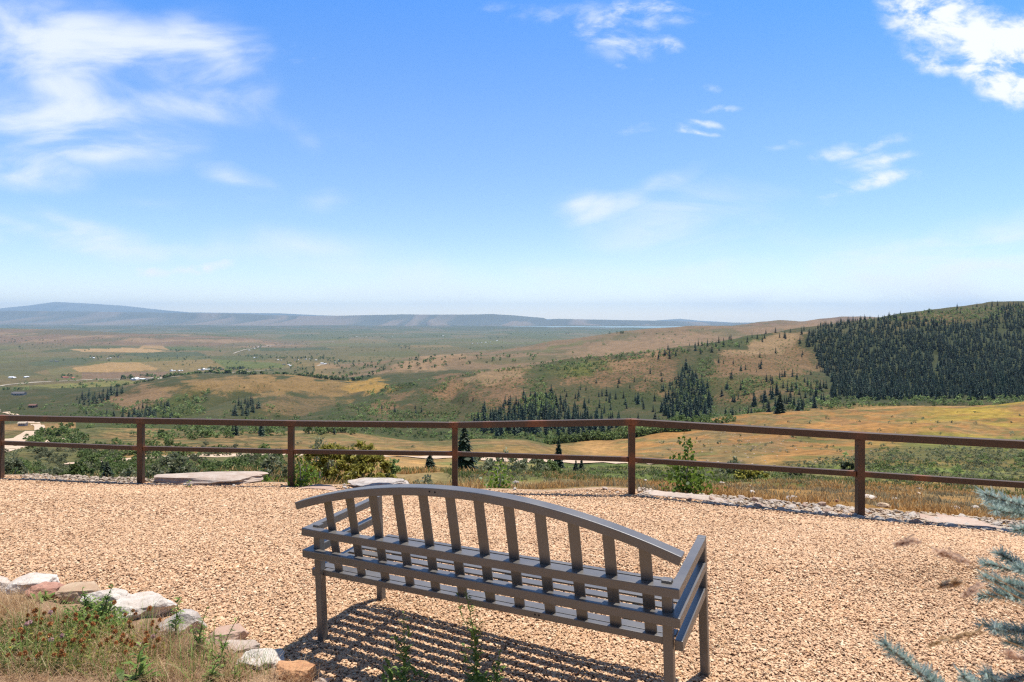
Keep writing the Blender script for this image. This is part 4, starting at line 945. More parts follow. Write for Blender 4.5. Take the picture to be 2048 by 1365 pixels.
def bush_arrays(w, h, nclump, per, leaf, seed, stems=6, low=.12, up=.3):
    """leaf cards gathered in clumps through a rounded crown, plus a few stems"""
    r = np.random.default_rng(seed); V = []; Fc = []; mi = []; nv = 0
    cl = []
    for k in range(nclump):
        a = r.uniform(0, 6.28); q = np.sqrt(r.random()); zz = r.uniform(low, 1)
        rr = q * (1 - .75 * max(0, zz - .45) ** 1.5 * 1.6) * .5 * w
        cl.append((np.cos(a) * rr, np.sin(a) * rr, zz * h * (.86 + .14 * r.random()) * (1 - .22 * q * q)))
    cl = np.array(cl)
    for k in range(min(stems, nclump)):
        p = cl[k]; rad = .012 * h + .004; n = 4
        ring = []
        for f, rr in ((0, rad), (.55, rad * .7), (1, rad * .25)):
            cx_, cy_, cz_ = p[0] * f * (1.1 if f < .9 else 1), p[1] * f, p[2] * f - (.05 * h if f == 0 else 0)
            for j in range(n): V.append((cx_ + rr * np.cos(j * np.pi / 2), cy_ + rr * np.sin(j * np.pi / 2), cz_))
        for s in range(2):
            for j in range(n): Fc.append((nv + s * n + j, nv + s * n + (j + 1) % n, nv + (s + 1) * n + (j + 1) % n, nv + (s + 1) * n + j)); mi.append(0)
        nv += 3 * n
    sz = .5 * max(w, h) / max(nclump, 1) ** .42
    P0 = (cl[:, None, :] + r.normal(0, .38, (nclump, per, 3)) * sz * np.array([1, 1, .8])).reshape(-1, 3)
    P0[:, 2] = np.maximum(P0[:, 2], .02 * h)
    N_ = len(P0); A = unit(r.normal(0, 1, (N_, 3)) + np.array([0, 0, up])); Bv = unit(np.cross(A, r.normal(0, 1, (N_, 3))))
    s = leaf * r.uniform(.6, 1.3, N_)[:, None]
    v, f = quads_from(P0, A * s, Bv * s * .6)
    V = np.concatenate([np.array(V).reshape(-1, 3), v]); Fc = np.concatenate([np.array(Fc, int).reshape(-1, 4), f + nv]); mi = np.r_[np.array(mi, int), np.ones(len(f), int)]
    return V, Fc, mi
def merge(name, protos, items, mats, label, cat):
    """items: (proto index, x, y, z, scale, rot); everything nobody could count, in one mesh"""
    Vs = []; Fs = []; Ms = []; Ts = []; o = 0; q = np.random.default_rng(len(items))
    for (k, x, y, z, s, a) in items:
        V, Fc, mi = protos[k]; c, sn = np.cos(a) * s, np.sin(a) * s
        Vs.append(np.stack([V[:, 0] * c - V[:, 1] * sn + x, V[:, 0] * sn + V[:, 1] * c + y, V[:, 2] * s + z], -1)); Fs.append(Fc + o); Ms.append(mi); o += len(V); Ts.append(np.full(len(V), q.uniform(-.42, .55)))
    me = npmesh(name, np.concatenate(Vs), np.concatenate(Fs), mats, False, np.concatenate(Ms), {'tone': np.concatenate(Ts)})
    return tag(link(name, me), label, cat, None, 'stuff')
def scatter(poly, step, jit=.5, dmin=11.0, seed=1, keep=1.0, pick=None):
    """points of the land spread over an outline given in photo directions"""
    r = np.random.default_rng(seed); xs = [p[0] for p in poly]; ys = [p[1] for p in poly]; out = []
    for y in np.arange(min(ys), max(ys), step * .75):
        for x in np.arange(min(xs), max(xs), step):
            px = x + r.uniform(-jit, jit) * step; py = y + r.uniform(-jit, jit) * step
            if r.random() > keep: continue
            if not pip(np.array([px]), np.array([py]), poly)[0]: continue
            if pick is not None and not pick(px, py): continue
            h = hit(px, py, dmin)
            if h: out.append((px, py, *h))
    return out

# ------------------------------------------------------------------ conifers on the hillsides
def conifers():
    lowp = [conifer_arrays(1.0, .235 + .04 * (i % 3), 10, 8, 300 + i, .3) for i in range(5)]
    hip = [conifer_arrays(1.0, .215 + .035 * (i % 3), 16, 11, 320 + i, .3) for i in range(5)]
    hme = [npmesh('conifer', V, Fc, [M['bark'], M['conifer']], False, mi) for V, Fc, mi in hip]
    r = np.random.default_rng(11); T = []          # (zone, x, y, z, height)
    def add(zone, pts, h0, h1):
        for (px, py, x, d, z) in pts: T.append((zone, x, d, z, r.uniform(h0, h1) * (1.25 if r.random() > .9 else 1)))
    forest = [(1617, 668), (1645, 650), (1720, 640), (1790, 634), (1850, 640), (1905, 646), (1960, 648), (1990, 630), (2030, 612), (2300, 604), (2300, 806), (2048, 800), (1900, 799), (1780, 802), (1660, 797), (1662, 760), (1640, 738), (1630, 705), (1612, 690)]
    def gaps(px, py): return vnoise(np.array([px / 26]), np.array([py / 18]), 90)[0] > .045 and not (abs(px - 1868 - (py - 740) * .35) < 4 * vnoise(np.array([px / 9]), np.array([py / 9]), 93)[0] and 735 < py < 800)
    add('forest', scatter(forest, 5.4, .9, 400, 21, 1, gaps), 7.5, 13)
    add('stand', scatter([(1362, 742), (1378, 733), (1392, 755), (1415, 770), (1425, 830), (1400, 842), (1340, 840), (1318, 820), (1345, 790)], 8, .6, 400, 22, .95), 9, 14)
    add('ravine', scatter([(935, 852), (990, 832), (1060, 825), (1180, 838), (1240, 850), (1250, 868), (1100, 878), (985, 876)], 9, .6, 400, 23, .85), 9, 15)
    add('ravine', scatter([(930, 832), (1000, 815), (1060, 825), (1240, 845), (1240, 852), (960, 850)], 14, .6, 400, 33, .5), 8, 12)
    add('ravine', scatter([(1250, 850), (1340, 830), (1440, 835), (1420, 850), (1260, 866)], 16, .6, 400, 24, .6), 7, 11)
    add('base', scatter([(1440, 842), (1500, 800), (1560, 775), (1660, 770), (1700, 800), (1600, 826), (1500, 838)], 13, .6, 400, 25, .85), 8, 13)
    add('lone', scatter([(870, 770), (1000, 800), (1330, 740), (1450, 720), (1600, 690), (1640, 750), (1480, 815), (1100, 850), (760, 838), (700, 825)], 24, .8, 400, 26, .42), 6, 11)
    add('lone', scatter([(1130, 790), (1260, 790), (1330, 815), (1120, 838), (1080, 815)], 16, .6, 400, 27, .6), 8, 13)
    add('crest', scatter([(1300, 706), (1370, 692), (1500, 672), (1615, 655), (1615, 672), (1500, 690), (1420, 708), (1320, 722)], 11, .6, 400, 28, .8), 8, 13)
    add('crest', scatter([(1680, 650), (1800, 632), (1900, 620), (1980, 612), (2090, 610), (2090, 620), (1900, 632), (1760, 645)], 15, .6, 400, 29, .5), 6, 10)
    add('gully', scatter([(150, 800), (215, 780), (250, 785), (225, 800), (190, 812), (160, 812)], 8, .6, 400, 30, .95), 9, 14)
    add('gully', scatter([(258, 828), (300, 822), (330, 838), (258, 845)], 8, .6, 400, 31, .9), 8, 12)
    add('gully', scatter([(470, 812), (500, 800), (520, 812), (510, 835), (465, 836)], 9, .6, 400, 32, .95), 8, 12)
    add('gully', scatter([(320, 880), (560, 866), (700, 862), (800, 880), (600, 882)], 26, .6, 250, 34, .5), 4, 7)
    add('ravine', scatter([(995, 835), (1010, 808), (1050, 792), (1110, 790), (1135, 812), (1180, 838), (1060, 840)], 10, .8, 400, 35, .75), 8, 13)
    add('lone', scatter([(1240, 800), (1340, 760), (1480, 740), (1620, 720), (1640, 770), (1480, 800), (1340, 838)], 22, .8, 400, 36, .5), 7, 11)
    add('gully', scatter([(170, 830), (260, 818), (345, 800), (345, 836), (260, 846), (180, 842)], 10, .8, 400, 37, .5), 6, 10)
    add('crest', scatter([(1970, 613), (2120, 606), (2120, 622), (1970, 626)], 7, .8, 400, 38, .9), 8, 13)
    add('crest', scatter([(1690, 646), (1800, 630), (1900, 619), (1980, 611), (1980, 615), (1900, 623), (1800, 635), (1690, 650)], 9, .9, 400, 39, .6), 6, 12)
    add('forest', scatter([(1585, 690), (1622, 655), (1660, 745), (1640, 800), (1600, 800), (1640, 760), (1620, 715)], 11, .9, 400, 40, .45), 6, 11)
    T.sort(key=lambda t: -t[4] / t[2])
    LB = {'forest': ('dark green conifer in the dense forest on the right hillside', 'conifers of the right hillside forest'),
          'stand': ('dark conifer in the pointed stand on the hillside left of the forest', 'conifers of the stand on the hillside'),
          'ravine': ('dark conifer in the band along the ravine bottom behind the fence', 'conifers along the ravine'),
          'base': ('dark conifer in the loose group below the bare brown hillside', 'conifers below the bare brown hillside'),
          'lone': ('lone dark conifer scattered on the green and brown hillside', 'lone conifers on the hillside'),
          'crest': ('small conifer along the hill crest', 'conifers along the hill crest'), 'gully': ('dark conifer in the gully of the left spur', 'conifers in the left gully')}
    items = []; n_obj = 0
    for (zone, x, y, z, h) in T:
        inside = -20 < CX + F * x / y < 2068
        if n_obj < 290 and inside:
            o = link('conifer', hme[int(r.integers(5))]); o.location = (x, y, z - .2); o.scale = (h * r.uniform(.85, 1.2),) * 2 + (h,); o.rotation_euler = (0, 0, r.uniform(0, 6.28))
            tag(o, LB[zone][0], 'conifer', LB[zone][1]); n_obj += 1
        else: items.append((int(r.integers(5)), x, y, z - .2, h * (.6 if r.random() < .15 else 1), r.uniform(0, 6.28)))
    merge('conifer_forest', lowp, items, [M['bark'], M['conifer']], 'dense dark conifer forest covering the far right hillside', 'forest')
conifers()

# ------------------------------------------------------------------ shrubs and sage on the land
def shrubs():
    CAP = {'belt': 8, 'tanhill': 8, 'knoll': 9, 'slope': 15, 'sage': 13}
    r = np.random.default_rng(12); T = []
    lo = [bush_arrays(1.0, .75, 9, 7, .085, 400 + i, 0) for i in range(5)]
    hi = [bush_arrays(1.0, .8, 22, 16, .05, 410 + i, 5) for i in range(5)]
    lo_ = [npmesh('shrub', V, Fc, [M['bark'], M['shrub']], False, mi) for V, Fc, mi in hi]
    lo_s = [npmesh('sagebrush', V, Fc, [M['bark'], M['sage']], False, mi) for V, Fc, mi in hi]
    def trk(px, py): return not (-3 < py - np.interp(px, [900, 1263, 1400, 1540, 1672], [917, 925, 927, 935, 944]) < 16 and px < 1690)
    def add(zone, poly, step, keep, s0, s1, dmin, seed, mat='shrub', pick=None):
        for (px, py, x, d, z) in scatter(poly, step, .6, dmin, seed, keep, pick): T.append((zone, mat, x, d, z, min(r.uniform(s0, s1), (CAP.get(zone, 18) * (1 + r.random() ** 2)) * (1.0 if mat == 'shrub' else .75) / F * d) if d < 260 else r.uniform(s0, s1)))
    def clump(sc, thr, sd): return lambda px, py: vnoise(np.array([px / sc]), np.array([py / (sc * .45)]), sd)[0] > thr
    add('ravine', [(600, 868), (760, 850), (950, 850), (1250, 862), (1330, 852), (1480, 838), (1400, 862), (1280, 900), (1150, 906), (1050, 886), (900, 884), (760, 872)], 9, .95, 3, 6, 250, 41)
    add('base', [(1280, 862), (1500, 820), (1640, 796), (1780, 797), (2060, 795), (2200, 800), (2060, 812), (1800, 812), (1620, 822), (1480, 842), (1340, 866)], 9, .9, 4, 7, 380, 42)
    add('crest', [(700, 796), (760, 778), (850, 760), (1000, 738), (1140, 716), (1300, 702), (1450, 684), (1500, 690), (1400, 706), (1250, 722), (1130, 745), (1110, 742), (980, 745), (860, 768), (720, 802)], 7, .9, 4, 8, 500, 43, 'shrub', clump(30, .25, 3))
    add('hill', [(620, 830), (760, 790), (900, 752), (1100, 725), (1400, 700), (1600, 670), (1640, 760), (1600, 800), (1300, 850), (800, 850), (640, 845)], 6, .95, 1.2, 3.0, 500, 44, 'shrub', clump(45, .44, 4))
    add('left', [(150, 815), (230, 790), (260, 810), (360, 792), (420, 780), (410, 830), (300, 846), (180, 840)], 8, .85, 4, 8, 400, 45, 'shrub', clump(24, .35, 5))
    add('left', [(430, 840), (470, 800), (520, 800), (600, 830), (720, 800), (760, 812), (640, 850)], 12, .7, 3, 7, 400, 46, 'shrub', clump(28, .45, 6))
    add('slope', [(-40, 960), (0, 925), (150, 895), (260, 885), (420, 905), (560, 905), (600, 930), (560, 962), (300, 962)], 11, .8, 1.2, 3.0, 22, 47, 'shrub', clump(60, .35, 7))
    add('slope', [(40, 880), (150, 862), (180, 875), (170, 890), (60, 900)], 10, .8, 3, 7, 100, 48)
    add('left', [(170, 862), (200, 842), (400, 838), (620, 848), (760, 842), (900, 856), (700, 864), (400, 862)], 9, .8, 3, 6, 330, 62, 'shrub', clump(30, .3, 16))
    for i, q in enumerate([[(1060, 745), (1095, 745), (1090, 790), (1060, 830), (1020, 835), (1045, 785)], [(890, 752), (908, 755), (885, 790), (850, 818), (838, 806), (870, 780)], [(1110, 740), (1200, 728), (1240, 735), (1180, 752), (1120, 760)],
                           [(1450, 772), (1520, 755), (1560, 770), (1500, 790), (1440, 802)], [(1570, 770), (1640, 762), (1655, 792), (1590, 792)], [(640, 848), (760, 822), (1000, 830), (1000, 852), (700, 860)], [(1400, 715), (1425, 716), (1440, 770), (1425, 835), (1340, 842), (1350, 790)], [(690, 815), (760, 800), (800, 812), (720, 838)]]):
        add('hill', q, 5.5, .85, 2.5, 5.5, 450, 80 + i, 'shrub', clump(22, .3, 30 + i))
    add('hill', [(1045, 835), (1060, 795), (1100, 783), (1115, 800), (1105, 830)], 6, .95, 5, 8, 500, 63)
    add('slope', [(210, 880), (330, 862), (560, 856), (700, 862), (560, 872), (380, 880), (240, 890)], 11, .85, 2.5, 6, 150, 49, 'shrub', clump(40, .3, 8))
    add('slope', [(0, 815), (110, 800), (160, 812), (200, 835), (100, 842), (0, 838)], 12, .5, 3, 7, 400, 50)
    add('sage', [(-40, 965), (0, 905), (200, 890), (520, 898), (620, 960)], 9, .9, .7, 1.6, 16, 51, 'sage', clump(50, .25, 9))
    add('belt', [(930, 965), (960, 925), (1263, 930), (1500, 938), (1680, 915), (2080, 890), (2080, 985), (1800, 985), (1500, 962), (1200, 958)], 7, .9, .6, 1.5, 16, 52, 'sage', lambda px, py: trk(px, py) and clump(45, .2, 10)(px, py))
    add('belt', [(1000, 955), (1263, 938), (1500, 945), (1760, 925), (2080, 900), (2080, 970), (1760, 965), (1300, 955)], 8, .7, .8, 1.8, 16, 53, 'shrub', lambda px, py: trk(px, py) and clump(40, .45, 11)(px, py))
    add('belt', [(1640, 925), (1760, 900), (2080, 878), (2080, 962), (1760, 962), (1640, 950)], 6, .42, .5, 1.3, 40, 64, 'sage', trk)
    add('belt', [(1640, 925), (1760, 900), (2080, 878), (2080, 950), (1760, 950), (1640, 940)], 10, .4, .5, 1.3, 40, 65, 'shrub', trk)
    add('tanhill', [(1290, 900), (1400, 865), (1600, 838), (1900, 822), (2080, 820), (2080, 890), (1700, 905), (1400, 915)], 22, .35, .8, 2.0, 90, 54, 'sage')
    add('tanhill', [(1300, 890), (1450, 870), (1600, 870), (1700, 895), (1500, 915), (1320, 915)], 17, .5, .8, 2.0, 90, 55, 'sage')
    add('knoll', [(230, 890), (560, 872), (700, 882), (1050, 892), (1100, 905), (600, 905), (260, 910)], 18, .3, .6, 1.6, 90, 56, 'sage')
    add('spur', [(420, 790), (500, 762), (700, 765), (800, 765), (720, 790), (560, 800)], 9, .3, 1.5, 3.5, 600, 57)
    add('rhill', [(1700, 648), (1850, 622), (2048, 612), (2048, 628), (1900, 650), (1780, 642)], 6, .95, 4, 7, 600, 58)
    add('midr', [(700, 752), (820, 722), (1000, 712), (1150, 690), (1280, 664), (1480, 655), (1560, 660), (1400, 685), (1100, 712), (900, 735)], 9, .35, 5, 10, 1500, 59, 'shrub', clump(50, .5, 12))
    add('valley', [(0, 800), (0, 760), (300, 760), (500, 735), (720, 725), (760, 700), (900, 700), (700, 740), (600, 750), (300, 772), (160, 790)], 8, .5, 7, 13, 1450, 60, 'shrub', clump(30, .55, 13))
    T.sort(key=lambda t: -t[5] / t[3])
    LB = {'ravine': ('green leafy shrub in the ravine thicket beyond the fence', 'shrubs of the ravine thicket'), 'base': ('green shrub in the thicket at the foot of the forest', 'shrubs at the foot of the forest'),
          'slope': ('green bush on the slope below the left part of the fence', 'bushes on the slope below the fence'), 'sage': ('greyish sagebrush on the slope below the left part of the fence', 'sagebrush on the left slope'),
          'belt': ('low scrub plant in the green belt beyond the right part of the fence', 'low scrub of the green belt'), 'tanhill': ('small low shrub dotting the golden hillside at right', 'shrubs dotting the golden hillside'), 'knoll': ('small shrub on the tan knoll behind the fence', 'shrubs on the tan knoll')}
    cnt = {'shrub': 0, 'sage': 0}; items = {'shrub': [], 'sage': []}
    for (zone, mt, x, y, z, s) in T:
        if cnt[mt] < 270 and zone in LB and -20 < CX + F * x / y < 2068:
            nm = 'shrub' if mt == 'shrub' else 'sagebrush'
            o = link(nm, (lo_ if mt == 'shrub' else lo_s)[int(r.integers(5))]); o.location = (x, y, z - .04 * s); o.scale = (s, s, s * r.uniform(.75, 1.15)); o.rotation_euler = (0, 0, r.uniform(0, 6.28))
            lb, g = LB[zone]
            if mt == 'sage' and zone == 'belt': lb, g = 'grey green sagebrush in the belt beyond the right part of the fence', 'sagebrush of the green belt'
            tag(o, lb, nm, g); cnt[mt] += 1
        else: items[mt].append((int(r.integers(5)), x, y, z - .04 * s, s, r.uniform(0, 6.28)))
    merge('hillside_brush', lo, items['shrub'], [M['bark'], M['shrub']], 'green brush spread over the far hillsides', 'brush')
    merge('hillside_sagebrush', lo, items['sage'], [M['bark'], M['sage']], 'grey green sagebrush spread over the fields and slopes', 'sagebrush')
shrubs()

# ------------------------------------------------------------------ trees and bushes one can tell apart
def plant(name, label, cat, loc, V, Fc, mi, mats, parts, rz=0.0, group=None):
    """one plant: an Empty with its woody part and its leaves"""
    o = empty(name, loc, rz); tag(o, label, cat, group)
    for k, pn in enumerate(parts):
        f = Fc[mi == k]
        if len(f) == 0: continue
        u, inv = np.unique(f, return_inverse=True)
        link(pn, npmesh(pn, V[u], inv.reshape(f.shape), mats[k], False), o)
    return o
def near_spruces():
    L_ = [(928, 966, 108, 64, 'tallest dark spruce beyond the fence, just right of the post behind the bench'), (860, 949, 46, 34, 'small dense dark spruce beyond the fence left of the tallest one'),
          (1117, 938, 66, 30, 'dark spruce among grey shrubs right of the tallest one'), (1084, 930, 22, 14, 'small young spruce beside the dark spruce among shrubs'),
          (1152, 942, 24, 16, 'short young spruce, left one of a close pair by the track'), (1163, 938, 24, 14, 'slim young spruce, right one of a close pair by the track'),
          (1070, 952, 14, 12, 'tiny round spruce seedling before the grey shrubs'), (1560, 826, 46, 26, 'dark conifer standing at the left end of the golden hillside'), (205, 945, 24, 14, 'small spruce on the slope below the left fence'), (215, 961, 40, 32, 'bright green young spruce right behind the gravel edge at left')]
    for i, (px, yb, hp, wp, lb) in enumerate(L_):
        p = hit(px, yb, 14.0 if i in (9,) else 30.0); s = p[1] / F; h = hp * s; rad = wp * s * .5 / h
        V, Fc, mi = conifer_arrays(1.0, rad, 24, 16, 500 + i, .35); V = V * h
        plant('spruce_tree', lb, 'spruce', p, V, Fc, mi, [M['bark'], M['spruce']], ['trunk', 'crown'], i)
near_spruces()
def scree():
    r = np.random.default_rng(61); P_ = []
    for k in range(420):
        px = r.normal(1480, 70) if k % 3 else r.uniform(1300, 2000); y = r.normal(882, 22) if k % 3 else r.uniform(830, 905); h = hit(px, y, 100)
        if h and h[1] < 420: P_.append(h)
    P_ = np.array(P_); n = len(P_); base = np.array([[-1, -1, -1], [1, -1, -1], [1, 1, -1], [-1, 1, -1], [-1, -1, 1], [1, -1, 1], [1, 1, 1], [-1, 1, 1]], float) * .72
    v = (base[None] + r.uniform(-.4, .4, (n, 8, 3))) * (r.uniform(.05, .20, n)[:, None, None] * np.array([1.3, .9, .55])) + P_[:, None, :]
    q = np.array([[0, 3, 2, 1], [4, 5, 6, 7], [0, 1, 5, 4], [1, 2, 6, 5], [2, 3, 7, 6], [3, 0, 4, 7]])
    tag(link('scree', npmesh('scree', v.reshape(-1, 3), (q[None] + 8 * np.arange(n)[:, None, None]).reshape(-1, 4), M['cream_stone'])), 'pale stones strewn over the golden hillside', 'stones', None, 'stuff')
scree()
def near_bushes():
    # px, base y, width px, height px, depth, material, label, kind
    L_ = [(655, 992, 130, 112, 14.5, 'mahogany', 'yellow green wispy bush behind the fence, left half of the big clump', 70, 60, .040),
          (725, 990, 130, 106, 14.0, 'mahogany', 'yellow green wispy bush behind the fence, right half of the big clump', 70, 60, .040),
          (635, 940, 60, 70, 16, 'greyshrub', 'grey twiggy bush behind the yellow green clump', 26, 30, .030),
          (345, 985, 98, 82, 17, 'greyshrub', 'dark grey green bush behind the long rock slab', 50, 46, .042),
          (545, 990, 70, 80, 15, 'greyshrub', 'grey twiggy shrub left of a fence post', 30, 30, .035),
          (430, 980, 55, 42, 13, 'aspen', 'bright yellow green low bush behind the rock slab', 20, 24, .035),
          (470, 978, 45, 34, 13, 'shrub', 'dark green low bush right of the bright yellow green one', 16, 24, .035),
          (785, 985, 50, 70, 16, 'shrub', 'dark green bush at the right end of the yellow green clump', 26, 30, .04),
          (850, 995, 60, 42, 14, 'greyshrub', 'low dull bush left of the post behind the bench', 20, 24, .035),
          (800, 992, 50, 26, 12, 'aspen', 'low yellow green plant behind the bench top', 14, 20, .03),
          (960, 954, 70, 48, 45, 'greyshrub', 'grey green shrub, left end of the row behind the bench', 30, 26, .10),
          (1010, 955, 80, 52, 46, 'greyshrub', 'grey green shrub, second in the row behind the bench', 30, 26, .10),
          (1065, 950, 60, 40, 47, 'greyshrub', 'grey green shrub, third in the row behind the bench', 26, 26, .10),
          (1095, 952, 50, 34, 48, 'shrub', 'grey green shrub, right end of the row behind the bench', 24, 26, .10),
          (1500, 964, 66, 34, 36, 'mahogany', 'olive brown rounded bush in the middle of the field', 40, 40, .08),
          (1462, 958, 44, 44, 38, 'greyshrub', 'darker bush with bare stems touching the olive brown bush', 24, 26, .08),
          (1588, 960, 26, 24, 38, 'greyshrub', 'small dark twiggy shrub right of the olive brown bush', 16, 20, .07),
          (1696, 950, 30, 28, 55, 'spruce', 'dark round juniper at the nearest fence post', 20, 30, .09),
          (1887, 980, 30, 30, 34, 'greyshrub', 'small tree-like shrub with a bare stem in the right scrub', 14, 20, .07),
          (20, 985, 70, 70, 15, 'greyshrub', 'grey green bush at the left edge behind the fence', 36, 34, .04),
          (105, 985, 80, 50, 16, 'sage', 'pale sage bush behind the left fence', 30, 30, .04),
          (155, 985, 60, 62, 15, 'shrub', 'mid green bush behind the left fence', 30, 30, .04),
          (260, 985, 60, 48, 16, 'greyshrub', 'grey bush left of the second fence post', 26, 26, .04)]
    for i, (px, yb, w, h, d, mt, lb, nc, per, lf) in enumerate(L_):
        x = (px - CX) / F * d; p = zat(x, d); s = d / F
        top = CAMZ - (yb - h - H0) * s; hh = max(top - p[2], .3)        # the crown's top is where the photo has it, the foot on the ground
        V, Fc, mi = bush_arrays(w * s, hh, nc, int(per * 1.4), lf * .75, 600 + i, 10, max(.1, 1 - 1.25 * h * s / hh))
        plant('bush', lb, 'bush', p, V, Fc, mi, [M['palebark'] if mt in ('greyshrub', 'mahogany') else M['bark'], M[mt]], ['stems', 'foliage'], i)
near_bushes()
def sapling(label, px, ybase, ytop, wpx, seed, n_leaf, leaf, d, mat='aspen', zbase=None):
    r = np.random.default_rng(seed); s = d / F; x = (px - CX) / F * d
    z0 = zbase if zbase is not None else CAMZ - (ybase - H0) * s
    h = (ybase - ytop) * s; w = wpx * s; root = empty('sapling', (x, d, z0)); tag(root, label, 'sapling')
    b = MB(); tips = []
    for k in range(5):
        a = r.uniform(0, 6.28); q = w * r.uniform(.08, .45); hh = h * (1 if k == 0 else r.uniform(.4, .8)); q = q if k else q * .3
        pts = [Vector((math.cos(a) * q * f ** 1.3, math.sin(a) * q * f ** 1.3, hh * f - (.3 if f == 0 else 0))) for f in (0, .3, .6, 1)]
        b.tube(pts, [.012, .009, .006, .002], 5); tips.append(pts)
    b.obj('stem', M['palebark'], root)
    P0 = []
    for k in range(n_leaf):
        pts = tips[r.integers(5)]; f = r.random() ** .75 * 3; i = min(int(f), 2); p = pts[i].lerp(pts[i + 1], f - i)
        sp = w * .22 * (1 - .72 * max(0, p.z / h - .45) / .55); P0.append((p.x + r.normal(0, sp), p.y + r.normal(0, sp), max(.02, p.z + r.normal(0, .04 * h))))
    P0 = np.array(P0); A = unit(r.normal(0, 1, (n_leaf, 3))); Bv = unit(np.cross(A, r.normal(0, 1, (n_leaf, 3)))); sz = leaf * r.uniform(.6, 1.2, n_leaf)[:, None]
    # pointed oval leaves: six-sided
    ang = np.array([0, .9, 2.2, np.pi, -2.2, -.9]); V = (P0[:, None, :] + A[:, None, :] * (np.cos(ang)[None, :, None] * sz[:, None, :]) + Bv[:, None, :] * (np.sin(ang)[None, :, None] * sz[:, None, :] * .8)).reshape(-1, 3)
    Fq = np.concatenate([np.stack([np.arange(n_leaf) * 6 + a for a in q], -1) for q in ((0, 1, 2, 3), (0, 3, 4, 5))])
    link('leaves', npmesh('leaves', V, Fq, M[mat]), root)
sapling('tall bright green aspen sapling right of the middle fence post', 1376, 1003, 878, 96, 71, 950, .024, 8.4)
sapling('small green sapling on the gravel edge behind the bench', 1000, 990, 925, 66, 72, 300, .024, 9.4)
sapling('green leafy sapling wrapped round the foot of the third fence post', 602, 980, 902, 62, 73, 480, .023, 9.25)
sapling('low green sapling by the rock slab', 522, 985, 935, 44, 74, 160, .022, 9.8)
sapling('small sprig growing on the long rock slab', 378, 978, 962, 18, 75, 22, .014, 9.0)

# ------------------------------------------------------------------ grass beyond the pad
def field_grass():
    r = np.random.default_rng(15)
    def blades(n, px0, px1, d0, d1, hh, mat, name, label, thr, seed, w=.006, per=7):
        d = np.exp(r.uniform(np.log(d0), np.log(d1), n)); px = r.uniform(px0, px1, n); x = (px - CX) / F * d
        ed, _ = edge_of(px); k = (d > ed + .25) & (fbm2(x / 3.0, d / 3.0, seed, 3) > thr); x, d = x[k], d[k]
        z = np.array([zat(a, b)[2] for a, b in zip(x, d)])
        x = np.repeat(x, per) + r.normal(0, .05, len(x) * per) * np.repeat(1 + d / 20, per); dd = np.repeat(d, per) + r.normal(0, .07, len(d) * per) * np.repeat(1 + d / 20, per); z = np.repeat(z, per); d = np.repeat(d, per); m = len(x)
        h = hh * r.uniform(.45, 1.15, m); a = r.uniform(0, 6.28, m); ln = r.normal(0, .35, (m, 2)) * h[:, None]; ww = w * np.maximum(1, d / 9) * r.uniform(.7, 1.4, m)
        c, s = np.cos(a) * ww, np.sin(a) * ww
        B = np.stack([x, dd, z - .03], -1); T_ = B + np.stack([ln[:, 0], ln[:, 1], h], -1); Mi = B * .5 + T_ * .5 + np.stack([-ln[:, 0] * .15, -ln[:, 1] * .15, h * .06], -1)
        o = np.stack([c, s, 0 * c], -1)
        V = np.stack([B - o, B + o, Mi + o * .8, Mi - o * .8, T_ + o * .15, T_ - o * .15], 1).reshape(-1, 3)
        i = np.arange(m) * 6; Fc = np.concatenate([np.stack([i, i + 1, i + 2, i + 3], -1), np.stack([i + 3, i + 2, i + 4, i + 5], -1)])
        tag(link(name, npmesh(name, V, Fc, M[mat])), label, 'grass', None, 'stuff')
    blades(15000, 960, 2120, 7.3, 34, .12, 'fieldgrass', 'dry_grass', 'orange brown dry grass covering the field beyond the fence', .40, 51)
    blades(7000, 900, 2120, 8, 55, .12, 'greygrass', 'grey_grass', 'greyish dry grass mixed through the field beyond the fence', .44, 52)
    blades(5000, 900, 2120, 22, 60, .20, 'greengrass', 'green_grass', 'green grass patches before the dirt track', .50, 53)
    blades(3000, -60, 900, 11, 40, .3, 'greengrass', 'slope_grass', 'green grass on the slope below the left fence', .45, 54)
    blades(2500, -60, 960, 9.8, 30, .3, 'fieldgrass', 'slope_dry_grass', 'dry grass on the slope below the left fence', .48, 55)
field_grass()

# ------------------------------------------------------------------ the weedy bed at lower left
def zbed(x, y):
    return zpad(np.asarray(x), np.asarray(y)) + .035 + .03 * (fbm2(np.asarray(x) * 2.2, np.asarray(y) * 2.2, 71, 3) - .5)
def bed():
    pxs = np.arange(-700, 720, 10.0); yy = np.arange(1170, 1640, 5.0); V = []; idx = {}; Fc = []
    G = [[gp(px, y) for px in pxs] for y in yy[::2]]
    X = np.array([[p.x for p in r_] for r_ in G]); Y = np.array([[p.y for p in r_] for r_ in G]); Z = zbed(X, Y)
    nr, nc = X.shape; ins = pip(X, Y, BEDP)
    Z = np.where(ins, Z, Z - .05)
    V = np.stack([X, Y, Z], -1).reshape(-1, 3); I = ins.ravel()
    i = (np.arange(nr - 1)[:, None] * nc + np.arange(nc - 1)[None, :]).ravel(); Q = np.stack([i, i + nc, i + nc + 1, i + 1], -1)
    Q = Q[I[Q].any(1)]
    tag(link('soil_bed', npmesh('soil_bed', V, Q, M['soil'], True)), kind='structure')
bed()
